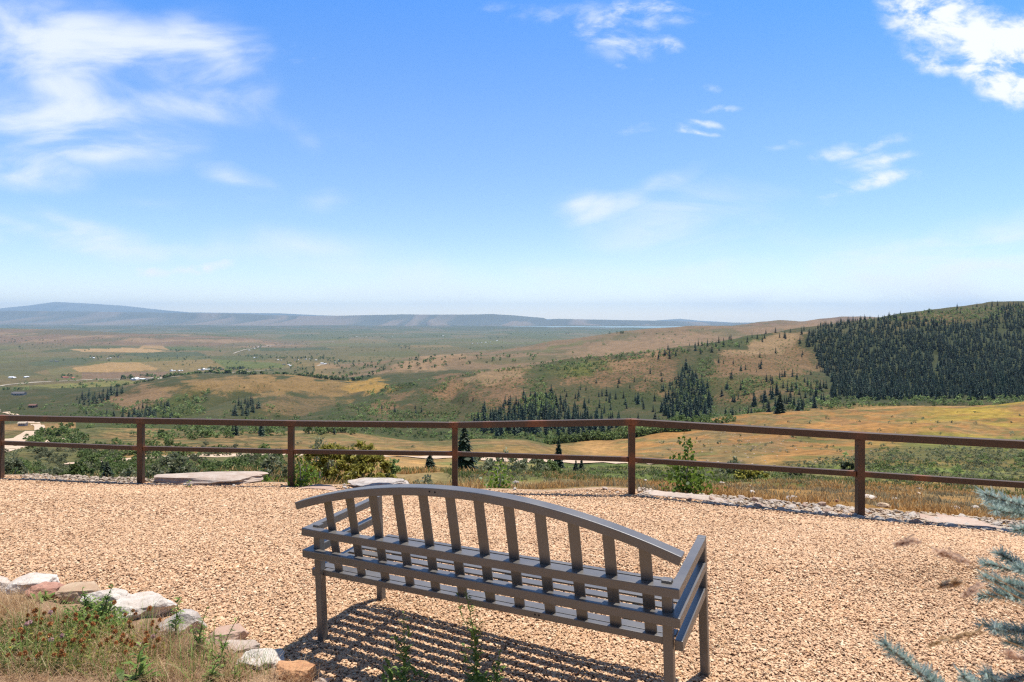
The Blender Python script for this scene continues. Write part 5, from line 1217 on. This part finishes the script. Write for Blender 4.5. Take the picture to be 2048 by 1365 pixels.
def pts_in(poly, n, r):
    """points of the bed inside an outline given in photo directions"""
    xs = [p[0] for p in poly]; ys = [p[1] for p in poly]; out = []
    while len(out) < n:
        px = r.uniform(min(xs), max(xs), n); py = r.uniform(min(ys), max(ys), n); k = pip(px, py, poly)
        d = F * (CAMZ - .05) / (py[k] - H0); out += list(zip((px[k] - CX) / F * d, d))
    a = np.array(out[:n]); return np.stack([a[:, 0], a[:, 1], zbed(a[:, 0], a[:, 1])], -1)
def blade_mesh(B, h, lean, w, r, seg=3, curl=.35):
    m = len(B); a = r.uniform(0, 6.28, m); dirv = np.stack([np.cos(a), np.sin(a), 0 * a], -1); sd = np.stack([-np.sin(a + r.normal(0, .5, m)), np.cos(a), 0 * a], -1)
    V = []; 
    for k in range(seg + 1):
        f = k / seg; p = B + dirv * (lean * h * f ** 1.6)[:, None] + np.array([0, 0, 1.]) * (h * (f - curl * lean / 2 * f * f))[:, None]; ww = (w * (1 - .9 * f))[:, None]
        V += [p - sd * ww, p + sd * ww]
    V = np.stack(V, 1).reshape(-1, 3); i = np.arange(m) * 2 * (seg + 1)
    Fc = np.concatenate([np.stack([i + 2 * k, i + 2 * k + 1, i + 2 * k + 3, i + 2 * k + 2], -1) for k in range(seg)]); return V, Fc
def bed_plants():
    r = np.random.default_rng(21)
    def grass(name, label, poly, n, h0, h1, lean, mat, w=.0013, cl=None):
        B = pts_in(poly, n, r)
        if cl: B = np.repeat(B, cl, 0); B[:, :2] += r.normal(0, .018, (len(B), 2))
        m = len(B); V, Fc = blade_mesh(B, r.uniform(h0, h1, m), np.abs(r.normal(lean, .35, m)), w * r.uniform(.7, 1.4, m), r)
        tag(link(name, npmesh(name, V, Fc, M[mat])), label, 'grass', None, 'stuff')
    low = [(-350, 1330), (-100, 1300), (260, 1300), (420, 1290), (480, 1310), (560, 1345), (640, 1372), (640, 1420), (-350, 1420)]
    grass('dry_grass_bed', 'reddish tan dry grass filling the lower part of the weedy bed', low, 460, .03, .10, 1.3, 'redgrass', .0012, 6)
    grass('dry_straw', 'pale straw lying in the weedy bed', [(-20, 1200), (60, 1190), (110, 1215), (330, 1262), (480, 1310), (620, 1372), (620, 1420), (-20, 1420)], 620, .04, .13, 1.6, 'drygrass', .0012, 4)
    grass('dry_tuft', 'dry straw tufts below the rocks at the left edge', [(-20, 1195), (40, 1195), (75, 1222), (110, 1222), (130, 1240), (-20, 1262)], 130, .05, .14, .8, 'drygrass', .0011, 8)
    grass('rock_straw', 'brown dry grass before the greyish rock', [(270, 1262), (330, 1250), (400, 1282), (420, 1310), (300, 1310)], 90, .05, .13, .8, 'redgrass', .0011, 8)
    grass('green_grass_bed', 'thin green grass blades among the bed weeds', [(0, 1250), (140, 1225), (300, 1255), (470, 1300), (560, 1350), (400, 1380), (0, 1340)], 240, .07, .22, .5, 'weed', .0016, 3)
    # low green ground cover: small leaves close to the soil
    def cover(name, label, poly, n, mat, leaf, hmax):
        B = pts_in(poly, n, r); B[:, 2] += r.random(n) ** 1.5 * hmax
        A = unit(r.normal(0, 1, (n, 3)) * np.array([1, 1, .5])); Bv = unit(np.cross(A, r.normal(0, 1, (n, 3)))); s = leaf * r.uniform(.5, 1.3, n)[:, None]
        V, Fc = quads_from(B, A * s, Bv * s * .55); tag(link(name, npmesh(name, V, Fc, M[mat])), label, 'ground cover', None, 'stuff')
    cover('green_weeds', 'low green leafy weeds at the left of the bed', [(-20, 1245), (60, 1235), (130, 1250), (190, 1290), (150, 1345), (-20, 1345)], 2200, 'greengrass', .007, .05)
    cover('green_weeds', 'green feathery weeds below the pale border rocks', [(125, 1222), (200, 1212), (250, 1235), (260, 1262), (180, 1270), (130, 1250)], 1300, 'weed', .007, .09)
    cover('clover_leaves', 'olive clover leaves among the dry clover heads', [(60, 1262), (200, 1245), (330, 1270), (330, 1330), (150, 1350), (60, 1320)], 1700, 'mahogany', .006, .07)
    cover('yellow_flowers', 'tiny yellow flowers in the green weeds at the left edge', [(-5, 1250), (40, 1250), (40, 1330), (-5, 1345)], 26, 'yellow', .005, .06)
    # clover heads, each a thing
    def head(seed, mat):
        q = np.random.default_rng(seed); n = 70; th = q.uniform(0, 6.28, n); ph = np.arccos(q.uniform(-.8, 1, n)); dv = np.stack([np.sin(ph) * np.cos(th), np.sin(ph) * np.sin(th), np.cos(ph)], -1)
        P0 = dv * .0075 + np.array([0, 0, .1]); A = dv * .0045; Bv = unit(np.cross(dv, q.normal(0, 1, (n, 3)))) * .0022
        V, Fc = quads_from(P0, A, Bv); sv = [(-.001, 0, -.02), (.001, 0, -.02), (.001, 0, .097), (-.001, 0, .097), (0, -.001, -.02), (0, .001, -.02), (0, .001, .097), (0, -.001, .097)]
        return npmesh('clover', np.concatenate([V, sv]), np.concatenate([Fc, [[len(V), len(V) + 1, len(V) + 2, len(V) + 3], [len(V) + 4, len(V) + 5, len(V) + 6, len(V) + 7]]]), [M[mat], M['weed']], False, np.r_[np.zeros(n, int), 1, 1])
    hs = [head(i, 'clover') for i in range(4)]; pk = head(9, 'pinkclover')
    B = pts_in([(40, 1262), (110, 1245), (230, 1240), (300, 1258), (335, 1290), (300, 1330), (200, 1335), (90, 1352), (15, 1350)], 110, r)
    for i, p in enumerate(B):
        pink = i % 14 == 0; o = link('clover_flower', pk if pink else hs[i % 4]); s = r.uniform(.68, .92); o.location = p; o.scale = (s * 1.1, s * 1.1, s * r.uniform(1.0, 1.5)); o.rotation_euler = (r.normal(0, .2), r.normal(0, .2), r.uniform(0, 6))
        if pink: tag(o, 'faded pink clover flower still in bloom among the brown heads', 'clover', 'pink clover flowers in the bed')
        else: tag(o, 'dried orange brown clover flower head in the weedy bed', 'clover', 'dried clover heads in the bed')
bed_plants()
def weed(label, px, yb, yt, seed, leafn, leaf, branches=3, sway=0.0, mat='weed', rosette=0, spread=.03, name='weed'):
    """an upright weed: a stem, side shoots, narrow leaves"""
    r = np.random.default_rng(seed); p = gp(px, yb); s = p.y / F; h = (yb - yt) * s; root = empty(name, p); tag(root, label, 'weed')
    b = MB(); st = [Vector((sway * f * f, 0, h * f - (.03 if f == 0 else 0))) for f in np.linspace(0, 1, 7)]; b.tube(st, [.0035, .003, .003, .0025, .002, .0018, .001], 5)
    axes = [(st, h)]
    for k in range(branches):
        f = r.uniform(.15, .55); a = r.uniform(0, 6.28); q = h * r.uniform(.12, .3); b0 = Vector((sway * f * f, 0, h * f)); pt = [b0, b0 + Vector((math.cos(a) * q * .5, math.sin(a) * q * .3, q * .6)), b0 + Vector((math.cos(a) * q * .7, math.sin(a) * q * .45, q * 1.4))]
        b.tube(pt, [.002, .0016, .0008], 4); axes.append((pt, q))
    b.obj('stem', M[mat], root)
    V = []; Fc = []
    def lf(p0, dv, L_, w):
        dv = dv.normalized(); sd = dv.cross(Vector((0, 0, 1))); sd = sd.normalized() if sd.length > 1e-3 else Vector((1, 0, 0)); i = len(V)
        m1 = p0 + dv * L_ * .45 + Vector((0, 0, L_ * .1)); e = p0 + dv * L_ - Vector((0, 0, L_ * .15))
        V.extend([p0 - sd * w * .2, p0 + sd * w * .2, m1 + sd * w, m1 - sd * w, e + sd * w * .1, e - sd * w * .1]); Fc.extend([(i, i + 1, i + 2, i + 3), (i + 3, i + 2, i + 4, i + 5)])
    for k in range(leafn):
        pt, q = axes[r.integers(len(axes))] if r.random() < .5 else axes[0]; f = r.random() * (len(pt) - 1); i = min(int(f), len(pt) - 2); p0 = pt[i].lerp(pt[i + 1], f - i)
        a = r.uniform(0, 6.28); L_ = leaf * r.uniform(.6, 1.3) * (1.25 - .75 * min(1, p0.z / h)); lf(p0, Vector((math.cos(a), math.sin(a), r.uniform(.1, .9))), L_, L_ * .17)
    for k in range(rosette):
        a = r.uniform(0, 6.28); lf(Vector((r.normal(0, spread), r.normal(0, spread), r.uniform(0, .05))), Vector((math.cos(a), math.sin(a), r.uniform(.1, 1.2))), leaf * r.uniform(.9, 1.8), leaf * .26)
    link('leaves', npmesh('leaves', np.array([tuple(v) for v in V]), np.array(Fc), M[mat]), root)
weed('dark green thistle-like weed with a leafy base in the bench shadow', 808, 1372, 1228, 81, 70, .045, 2, .0, 'weed', 46, .05)
weed('tall pale green weed with one long stem before the bench back', 955, 1385, 1182, 82, 130, .045, 4, -.055, 'weed', 40, .03)
weed('short bright green weed right of the tall one', 992, 1385, 1300, 83, 60, .035, 3, .02, 'weed', 16, .02)
weed('green weed with a toothed dark tip standing before the greyish rock', 350, 1288, 1196, 84, 60, .05, 2, .02, 'weed', 14, .03)
weed('feathery green weed with thin stems in front of the pale rock', 205, 1252, 1170, 85, 150, .04, 7, .06, 'weed', 30, .06)
weed('feathery green weed left of the hollow rock', 175, 1245, 1178, 86, 130, .04, 7, -.03, 'weed', 30, .06)
weed('small dark green leafy weed between the reddish rock and the tan slab', 90, 1210, 1182, 87, 40, .04, 3, .0, 'weed', 24, .025)
weed('upright green plant with broad blades in the middle of the clover', 140, 1300, 1248, 88, 20, .05, 1, -.03, 'weed', 26, .02)
weed('thin green weed leaning over the pinkish rock', 440, 1345, 1235, 89, 60, .04, 4, .09, 'weed', 10, .03)
weed('slim green weed beside the greyish rock', 395, 1318, 1215, 90, 60, .04, 5, .05, 'weed', 10, .03)
weed('green grass-like weed at the bottom edge of the bed', 270, 1385, 1290, 91, 24, .07, 1, .03, 'weed', 22, .02)
weed('leafy weed at the bottom edge below the pinkish rock', 420, 1385, 1320, 92, 40, .05, 3, .03, 'weed', 20, .03)
weed('small green weed by the big white rock', 475, 1372, 1335, 93, 30, .035, 3, .0, 'weed', 16, .03)
weed('low green leafy weed at the left edge of the bed', 12, 1320, 1290, 94, 20, .05, 2, 0, 'weed', 40, .03)

# ------------------------------------------------------------------ blue spruce and grass heads close to the camera at right
def blue_spruce():
    r = np.random.default_rng(31); bx, by = 1.92, 1.62; root = empty('blue_spruce', (bx, by, 0)); tag(root, 'young blue spruce whose needled branch tips reach in at the right edge', 'spruce')
    b = MB(); b.tube([(0, 0, -.1), (0.01, 0, .6), (0, .01, 1.3), (0, 0, 1.95)], [.04, .033, .022, .006], 8); b.obj('trunk', M['bark'], root)
    def at(px, y, d): return Vector(((px - CX) / F * d - bx, d - by, CAMZ - (y - H0) / F * d))
    def branch(pts, nper=1500, ln=.024):
        """a woody shoot and the needles round it"""
        pts = [Vector(p) for p in pts]; b = MB(); b.tube(pts, [.006, .004, .0022][:len(pts)] if len(pts) == 3 else [.006, .005, .004, .0022], 6); br = b.obj('branch', M['bark'], root)
        seg = [(a, c, (c - a).length) for a, c in zip(pts, pts[1:])]; tot = sum(s[2] for s in seg); n = int(nper * tot)
        P0 = []; Dv = []
        for k in range(n):
            f = r.uniform(.0, 1.0) ** .8 * tot
            for a, c, l in seg:
                if f <= l or (a, c, l) == seg[-1]: break
                f -= l
            t = (c - a).normalized(); p = a + t * min(f, l); x = t.orthogonal().normalized(); y = t.cross(x); an = r.uniform(0, 6.28); el = r.uniform(.45, 1.05)
            d = t * math.cos(el) + (x * math.cos(an) + y * math.sin(an)) * math.sin(el) + Vector((0, 0, .12)); P0.append(p); Dv.append(d.normalized())
        P0 = np.array([tuple(p) for p in P0]); Dv = np.array([tuple(p) for p in Dv]); L_ = ln * r.uniform(.75, 1.15, n)[:, None]; sd = unit(np.cross(Dv, r.normal(0, 1, (n, 3)))) * .0013
        V = np.stack([P0 - sd, P0 + sd, P0 + Dv * L_ + sd * .35, P0 + Dv * L_ - sd * .35], 1).reshape(-1, 3)
        link('needles', npmesh('needles', V, np.arange(len(V)).reshape(-1, 4), M['needle']), br)
    T = [((1968, 988, 1.36), (2120, 1035, 1.45)), ((1990, 1020, 1.40), (2130, 1045, 1.50)), ((2000, 1108, 1.40), (2110, 1175, 1.5)), ((2030, 1060, 1.5), (2130, 1060, 1.55)),
         ((1972, 1158, 1.28), (2110, 1192, 1.38)), ((2010, 1190, 1.28), (2110, 1205, 1.36)), ((1988, 1258, 1.26), (2110, 1272, 1.36)), ((2020, 1285, 1.3), (2110, 1300, 1.38)),
         ((1770, 1288, 1.14), (1895, 1395, 1.22)), ((1925, 1352, 1.2), (1990, 1410, 1.28)), ((1972, 1345, 1.24), (2040, 1410, 1.32)), ((1850, 1345, 1.2), (1930, 1420, 1.3)), ((2040, 1140, 1.3), (2130, 1160, 1.4))]
    for (tip, base) in T:
        a = at(*base); tp = at(*tip); tr = Vector((0, 0, max(.3, min(1.8, a.z + .02)))); mid = a.lerp(tr, .5) + Vector((0, 0, -.02))
        branch([tr, mid, a, tp], 1500)
        for sg in ((-1, 1) if 1960 < tip[0] < 2015 else ()):
            f = r.uniform(.05, .6); q = a.lerp(tp, f); dv = (tp - a); L_ = dv.length * r.uniform(.3, .5); sd = dv.cross(Vector((0, 0, 1))).normalized() * sg * r.uniform(.5, 1.0) + Vector((0, 0, r.uniform(-.5, .2)))
            e = q + (dv.normalized() + sd).normalized() * L_; branch([q, q.lerp(e, .5), e], 1700, .021)
    for k in range(16):            # the rest of the young tree, outside the frame
        a = r.uniform(-1.3, 2.4); z = r.uniform(.25, 1.8); q = .62 * (1 - z / 2.1) + .12; tr = Vector((0, 0, z)); tp = Vector((math.cos(a) * q, math.sin(a) * q * .9, z - .02))
        branch([tr, tr.lerp(tp, .5) + Vector((0, 0, -.02)), tp], 1200)
blue_spruce()
def grass_heads():
    r = np.random.default_rng(41)
    L_ = [((1792, 1087, 1.02), (1838, 1082, 1.04), 'brown blurred grass seed head hanging at the left of the spruce tips'), ((1868, 1100, 1.0), (1932, 1122, 1.02), 'long brown seed head drooping before the gravel, longest of the dry stalks'),
          ((1930, 1190, .98), (1962, 1172, 1.0), 'short brown seed head next to the middle spruce tips'), ((1880, 1172, 1.0), (1922, 1166, 1.02), 'pale straw seed head left of a short brown one'), ((2010, 1305, .98), (2050, 1318, 1.0), 'brown seed head at the right edge low down'),
          ((1860, 1290, 1.0), (1960, 1262, 1.05), 'pale straw seed head curving above the lowest spruce tip')]
    for i, (a, c, lb) in enumerate(L_):
        def at(q): return Vector(((q[0] - CX) / F * q[2], q[2], CAMZ - (q[1] - H0) / F * q[2]))
        tip, base = at(a), at(c); g = Vector((1.02 + .05 * i, 1.08, -.02)); o = empty('grass_stalk', g); tag(o, lb, 'grass stalk', 'dry grass stalks before the blue spruce')
        b = MB(); k = base - g; pts = [Vector((0, 0, 0)), Vector((k.x * .25 + .05, k.y * .3, k.z * .55)), Vector((k.x * .6 + .05, k.y * .7, k.z * .92)), k]; b.tube(pts, [.0016, .0013, .001, .0007], 5); b.obj('stem', M['drygrass'], o)
        n = 70; P0 = []; t = tip - base; tn = t.normalized()
        for j in range(n): P0.append(k + t * r.random() + Vector(r.normal(0, .0022, 3)))
        P0 = np.array([tuple(p) for p in P0]); A = unit(np.array(tn)[None] + r.normal(0, .22, (n, 3))) * .0075; Bv = unit(np.cross(A, r.normal(0, 1, (n, 3)))) * .0013
        V, Fc = quads_from(P0, A, Bv); link('seed_head', npmesh('seed_head', V, Fc, M['drygrass'] if 'pale' in lb else M['seedhead']), o)
grass_heads()

# ------------------------------------------------------------------ houses and farms
def house_mesh(w, l, h, wall, roof, seed=0):
    b = MB(); b.box((-w / 2, -l / 2, -1.0), (w / 2, l / 2, h)); rh = w * .32; e = .4
    n0 = len(b.bm.faces)
    b.prism([(-w / 2 - e, -l / 2 - e, h + .02), (w / 2 + e, -l / 2 - e, h + .02), (0, -l / 2 - e, h + rh)], [(-w / 2 - e, l / 2 + e, h + .02), (w / 2 + e, l / 2 + e, h + .02), (0, l / 2 + e, h + rh)])
    n1 = len(b.bm.faces)
    for k in (-.28, .05, .3): b.box((-w / 2 - .06, l * k - .7, 1.0), (-w / 2 + .02, l * k + .7, 2.3)); b.box((w * k - .6, -l / 2 - .06, 1.0), (w * k + .6, -l / 2 + .02, 2.3))
    b.bm.faces.ensure_lookup_table()
    for i in range(n0, n1): b.bm.faces[i].material_index = 1
    for i in range(n1, len(b.bm.faces)): b.bm.faces[i].material_index = 2
    return b.mesh('house', [M[wall], M[roof], M['dark_glass']])
def houses():
    r = random.Random(3); Z = lambda x, y: (x / 2.926, 580 + y / 2.926); Z9 = lambda x, y: (700 + x / 2.926, 600 + y / 2.926)
    K = {'white': [house_mesh(10, 16, 4, 'white_siding', 'metal_roof'), house_mesh(14, 26, 5, 'white_siding', 'metal_roof'), house_mesh(10, 15, 4, 'tan_siding', 'metal_roof'), house_mesh(11, 16, 4, 'tan_siding', 'dark_roof')], 'grey': [house_mesh(12, 18, 4, 'grey_siding', 'dark_roof'), house_mesh(10, 14, 4, 'tan_siding', 'dark_roof')], 'red': [house_mesh(11, 17, 4, 'tan_siding', 'red_roof')]}
    cl = [('white', [Z(68, 517), Z(82, 519), Z(148, 514), Z(162, 513)], 'small pale farmhouse beside the green meadow at the far left of the valley', 'farmhouses at the far left of the valley', 'house'),
          ('red', [Z(372, 516), Z(392, 517), Z(425, 519)], 'house with a reddish roof right of the far left farm', 'red roofed houses in the valley', 'house'),
          ('white', [Z(775, 527), Z(795, 527), Z(835, 528), Z(860, 530), Z(880, 531)], 'long pale shed of the farm above the bare spur', 'long sheds above the bare spur', 'barn'),
          ('white', [Z(1003, 477), Z(1022, 475), Z(1048, 477), Z(1065, 476)], 'small white building in the row right of the tan field', 'white buildings by the tan field', 'house'),
          ('white', [Z(1165, 470), Z(1190, 469), Z(1215, 470)], 'low white shed on the field edge in mid valley', 'low white sheds in mid valley', 'barn'),
          ('grey', [Z(1240, 470), Z(1300, 468), Z(1370, 465), Z(1400, 470), Z(1445, 469)], 'grey house among dark trees by the valley road', 'grey houses along the valley road', 'house'),
          ('white', [Z(1290, 492), Z(1302, 491)], 'tiny white building below the grey houses', 'tiny white buildings below the grey houses', 'house'),
          ('white', [Z(1443, 331), Z(1462, 333), Z(1478, 340), Z(1490, 345), Z(1512, 333), Z(1460, 355), Z(1582, 332), Z(1360, 328)], 'white building of the hamlet at the bend of the valley lane', 'buildings of the hamlet at the bend', 'house'),
          ('white', [Z(1490, 399), Z(1505, 398), Z(1628, 413), Z(1645, 414), Z(1662, 440), Z(1690, 441), Z(1700, 447), Z(1725, 413), Z(1745, 412), Z(1790, 409), Z(1812, 408), Z(1850, 414), Z(1885, 433), Z(1905, 436), Z(1960, 428), Z(1985, 414)], 'white house of the spread-out village in mid valley', 'houses of the spread-out village', 'house'),
          ('white', [Z(530, 399), Z(548, 400), Z(630, 403), Z(648, 402), Z(690, 397)], 'white farm building among trees below the tan strip', 'farm buildings below the tan strip', 'house'),
          ('grey', [Z(300, 419), Z(322, 418), Z(335, 421)], 'dull farm building on the dark green field at left', 'dull farm buildings at left', 'barn'),
          ('white', [Z9(40, 218), Z9(70, 217), Z9(95, 218), Z9(250, 215), Z9(440, 210), Z9(480, 211), Z9(545, 211)], 'tiny white building far out on the central plain', 'buildings far out on the plain', 'house'),
          ('white', [Z9(715, 258), Z9(745, 256), Z9(770, 252), Z9(795, 251), Z9(822, 249), Z9(860, 240), Z9(940, 229), Z9(965, 224), Z9(1030, 203), Z9(1436, 188)], 'white building of the distant village at the foot of the tan ridge', 'buildings of the village by the tan ridge', 'house')]
    for kind, pts, lb, g, cat in cl:
        for (px, y) in pts:
            h = hit(px, y, 1400)
            if not h: continue
            o = link('barn' if cat == 'barn' else 'house', r.choice(K[kind])); o.location = h; s = r.uniform(.42, .7) * (1.3 if h[1] > 5500 else 1); o.scale = (s, s * (1.5 if cat == 'barn' else 1), s); o.rotation_euler = (0, 0, r.choice([.2, 1.75, 1.4, -.15])); tag(o, lb, cat, g)
    def big(name, px, y, w, l, hgt, wall, roof, rz, lb, dmin=400):
        p = hit(px, y, dmin); root = empty(name, p, rz); tag(root, lb, 'house')
        b = MB(); b.box((-w / 2, -l / 2, -3), (w / 2, l / 2, hgt)); b.obj('wall', M[wall], root)
        b = MB(); b.prism([(-w / 2 - .6, -l / 2 - .6, hgt + .02), (w / 2 + .6, -l / 2 - .6, hgt + .02), (w / 2 + .6, 0, hgt + l * .3)], [(-w / 2 - .6, -l / 2 - .6, hgt + .025), (-w / 2 - .6, 0, hgt + l * .3), (-w / 2 - .6, -l / 2, hgt + .03)]) if False else None
        b = MB(); b.prism([(-w / 2 - .6, -l / 2 - .6, hgt + .02), (-w / 2 - .6, l / 2 + .6, hgt + .02), (-w / 2 - .6, 0, hgt + l * .3)], [(w / 2 + .6, -l / 2 - .6, hgt + .02), (w / 2 + .6, l / 2 + .6, hgt + .02), (w / 2 + .6, 0, hgt + l * .3)]); b.obj('roof', M[roof], root)
        for k in (-.35, -.1, .2): 
            b = MB(); b.box((w * k, -l / 2 - .08, 1), (w * k + w * .1, -l / 2 + .02, 2.6)); b.obj('window', M['dark_glass'], root)
    big('house', 40, 791, 17, 9, 3.6, 'grey_siding', 'dark_roof', .1, 'dark grey house in the meadow at the left, above the dirt road')
    big('house', 30, 790, 8, 8, 3.0, 'grey_siding', 'dark_roof', -.2, 'low grey annex left of the dark grey house')
    big('cabin', 66, 815, 10, 6, 3.2, 'brown_siding', 'brown_siding', .1, 'reddish brown cabin on the slope just above the left fence rail')
    big('shed', 46, 852, 5, 3.5, 2.2, 'grey_siding', 'tan_siding', .1, 'small open shed on the green inside the road bend', 250)
houses()
def valley_trees():
    r = np.random.default_rng(51); pr = [bush_arrays(1.0, .9, 8, 6, .11, 700 + i, 0) for i in range(4)]; items = []
    Z = lambda x, y: (x / 2.926, 580 + y / 2.926); Z9 = lambda x, y: (700 + x / 2.926, 600 + y / 2.926)
    for (a, b, n, sp) in [(*Z(575, 397), 14, 14), (*Z(685, 394), 8, 10), (*Z(1285, 360), 6, 4), (*Z(1040, 358), 12, 9), (*Z(1500, 340), 10, 9), (*Z(1700, 400), 40, 30), (*Z(1880, 405), 20, 16), (*Z(2010, 420), 16, 12), (*Z(1270, 467), 22, 14), (*Z(1400, 463), 20, 10), (*Z(1240, 488), 12, 8), (*Z(760, 520), 12, 9), (*Z(880, 508), 14, 10),
                         (*Z(410, 510), 6, 7), (*Z(1480, 390), 14, 12), (*Z9(340, 278), 16, 12), (*Z9(850, 222), 12, 16), (*Z9(1250, 198), 30, 60), (*Z9(480, 212), 10, 14), (*Z(2000, 285), 12, 12), (*Z(1800, 270), 8, 8), (*Z9(150, 220), 10, 18)]:
        for k in range(n):
            h = hit(a + r.normal(0, sp), b + r.normal(0, 1.0), 1450)
            if h: s = r.uniform(7, 15) * (1.3 if h[1] > 5000 else 1); items.append((int(r.integers(4)), h[0], h[1], h[2], s, r.uniform(0, 6)))
    for k in range(1500):
        px = r.uniform(0, 1080); y = r.uniform(660, 790); h = hit(px, y, 1450)
        if h and vnoise(np.array([h[0] / 700]), np.array([h[1] / 500]), 55)[0] > .62: items.append((int(r.integers(4)), h[0], h[1], h[2], r.uniform(6, 13), r.uniform(0, 6)))
    merge('valley_trees', pr, items, [M['bark'], M['shrub']], 'dark trees dotted along the farms and roads of the far valley', 'trees')
valley_trees()

# ------------------------------------------------------------------ the air
def haze():
    b = MB(); b.box((-42000, -60, -420), (42000, 40000, 760)); 
    m, nt, out = newmat('haze_air'); v = nt.nodes.new('ShaderNodeVolumePrincipled'); v.inputs['Color'].default_value = (.54, .77, 1.0, 1); v.inputs['Density'].default_value = HAZE; v.inputs['Anisotropy'].default_value = .1
    nt.links.new(v.outputs[0], out.inputs['Volume']); o = b.obj('haze', m); tag(o, None, None, None, 'stuff')
HAZE = 3.0e-5
haze()
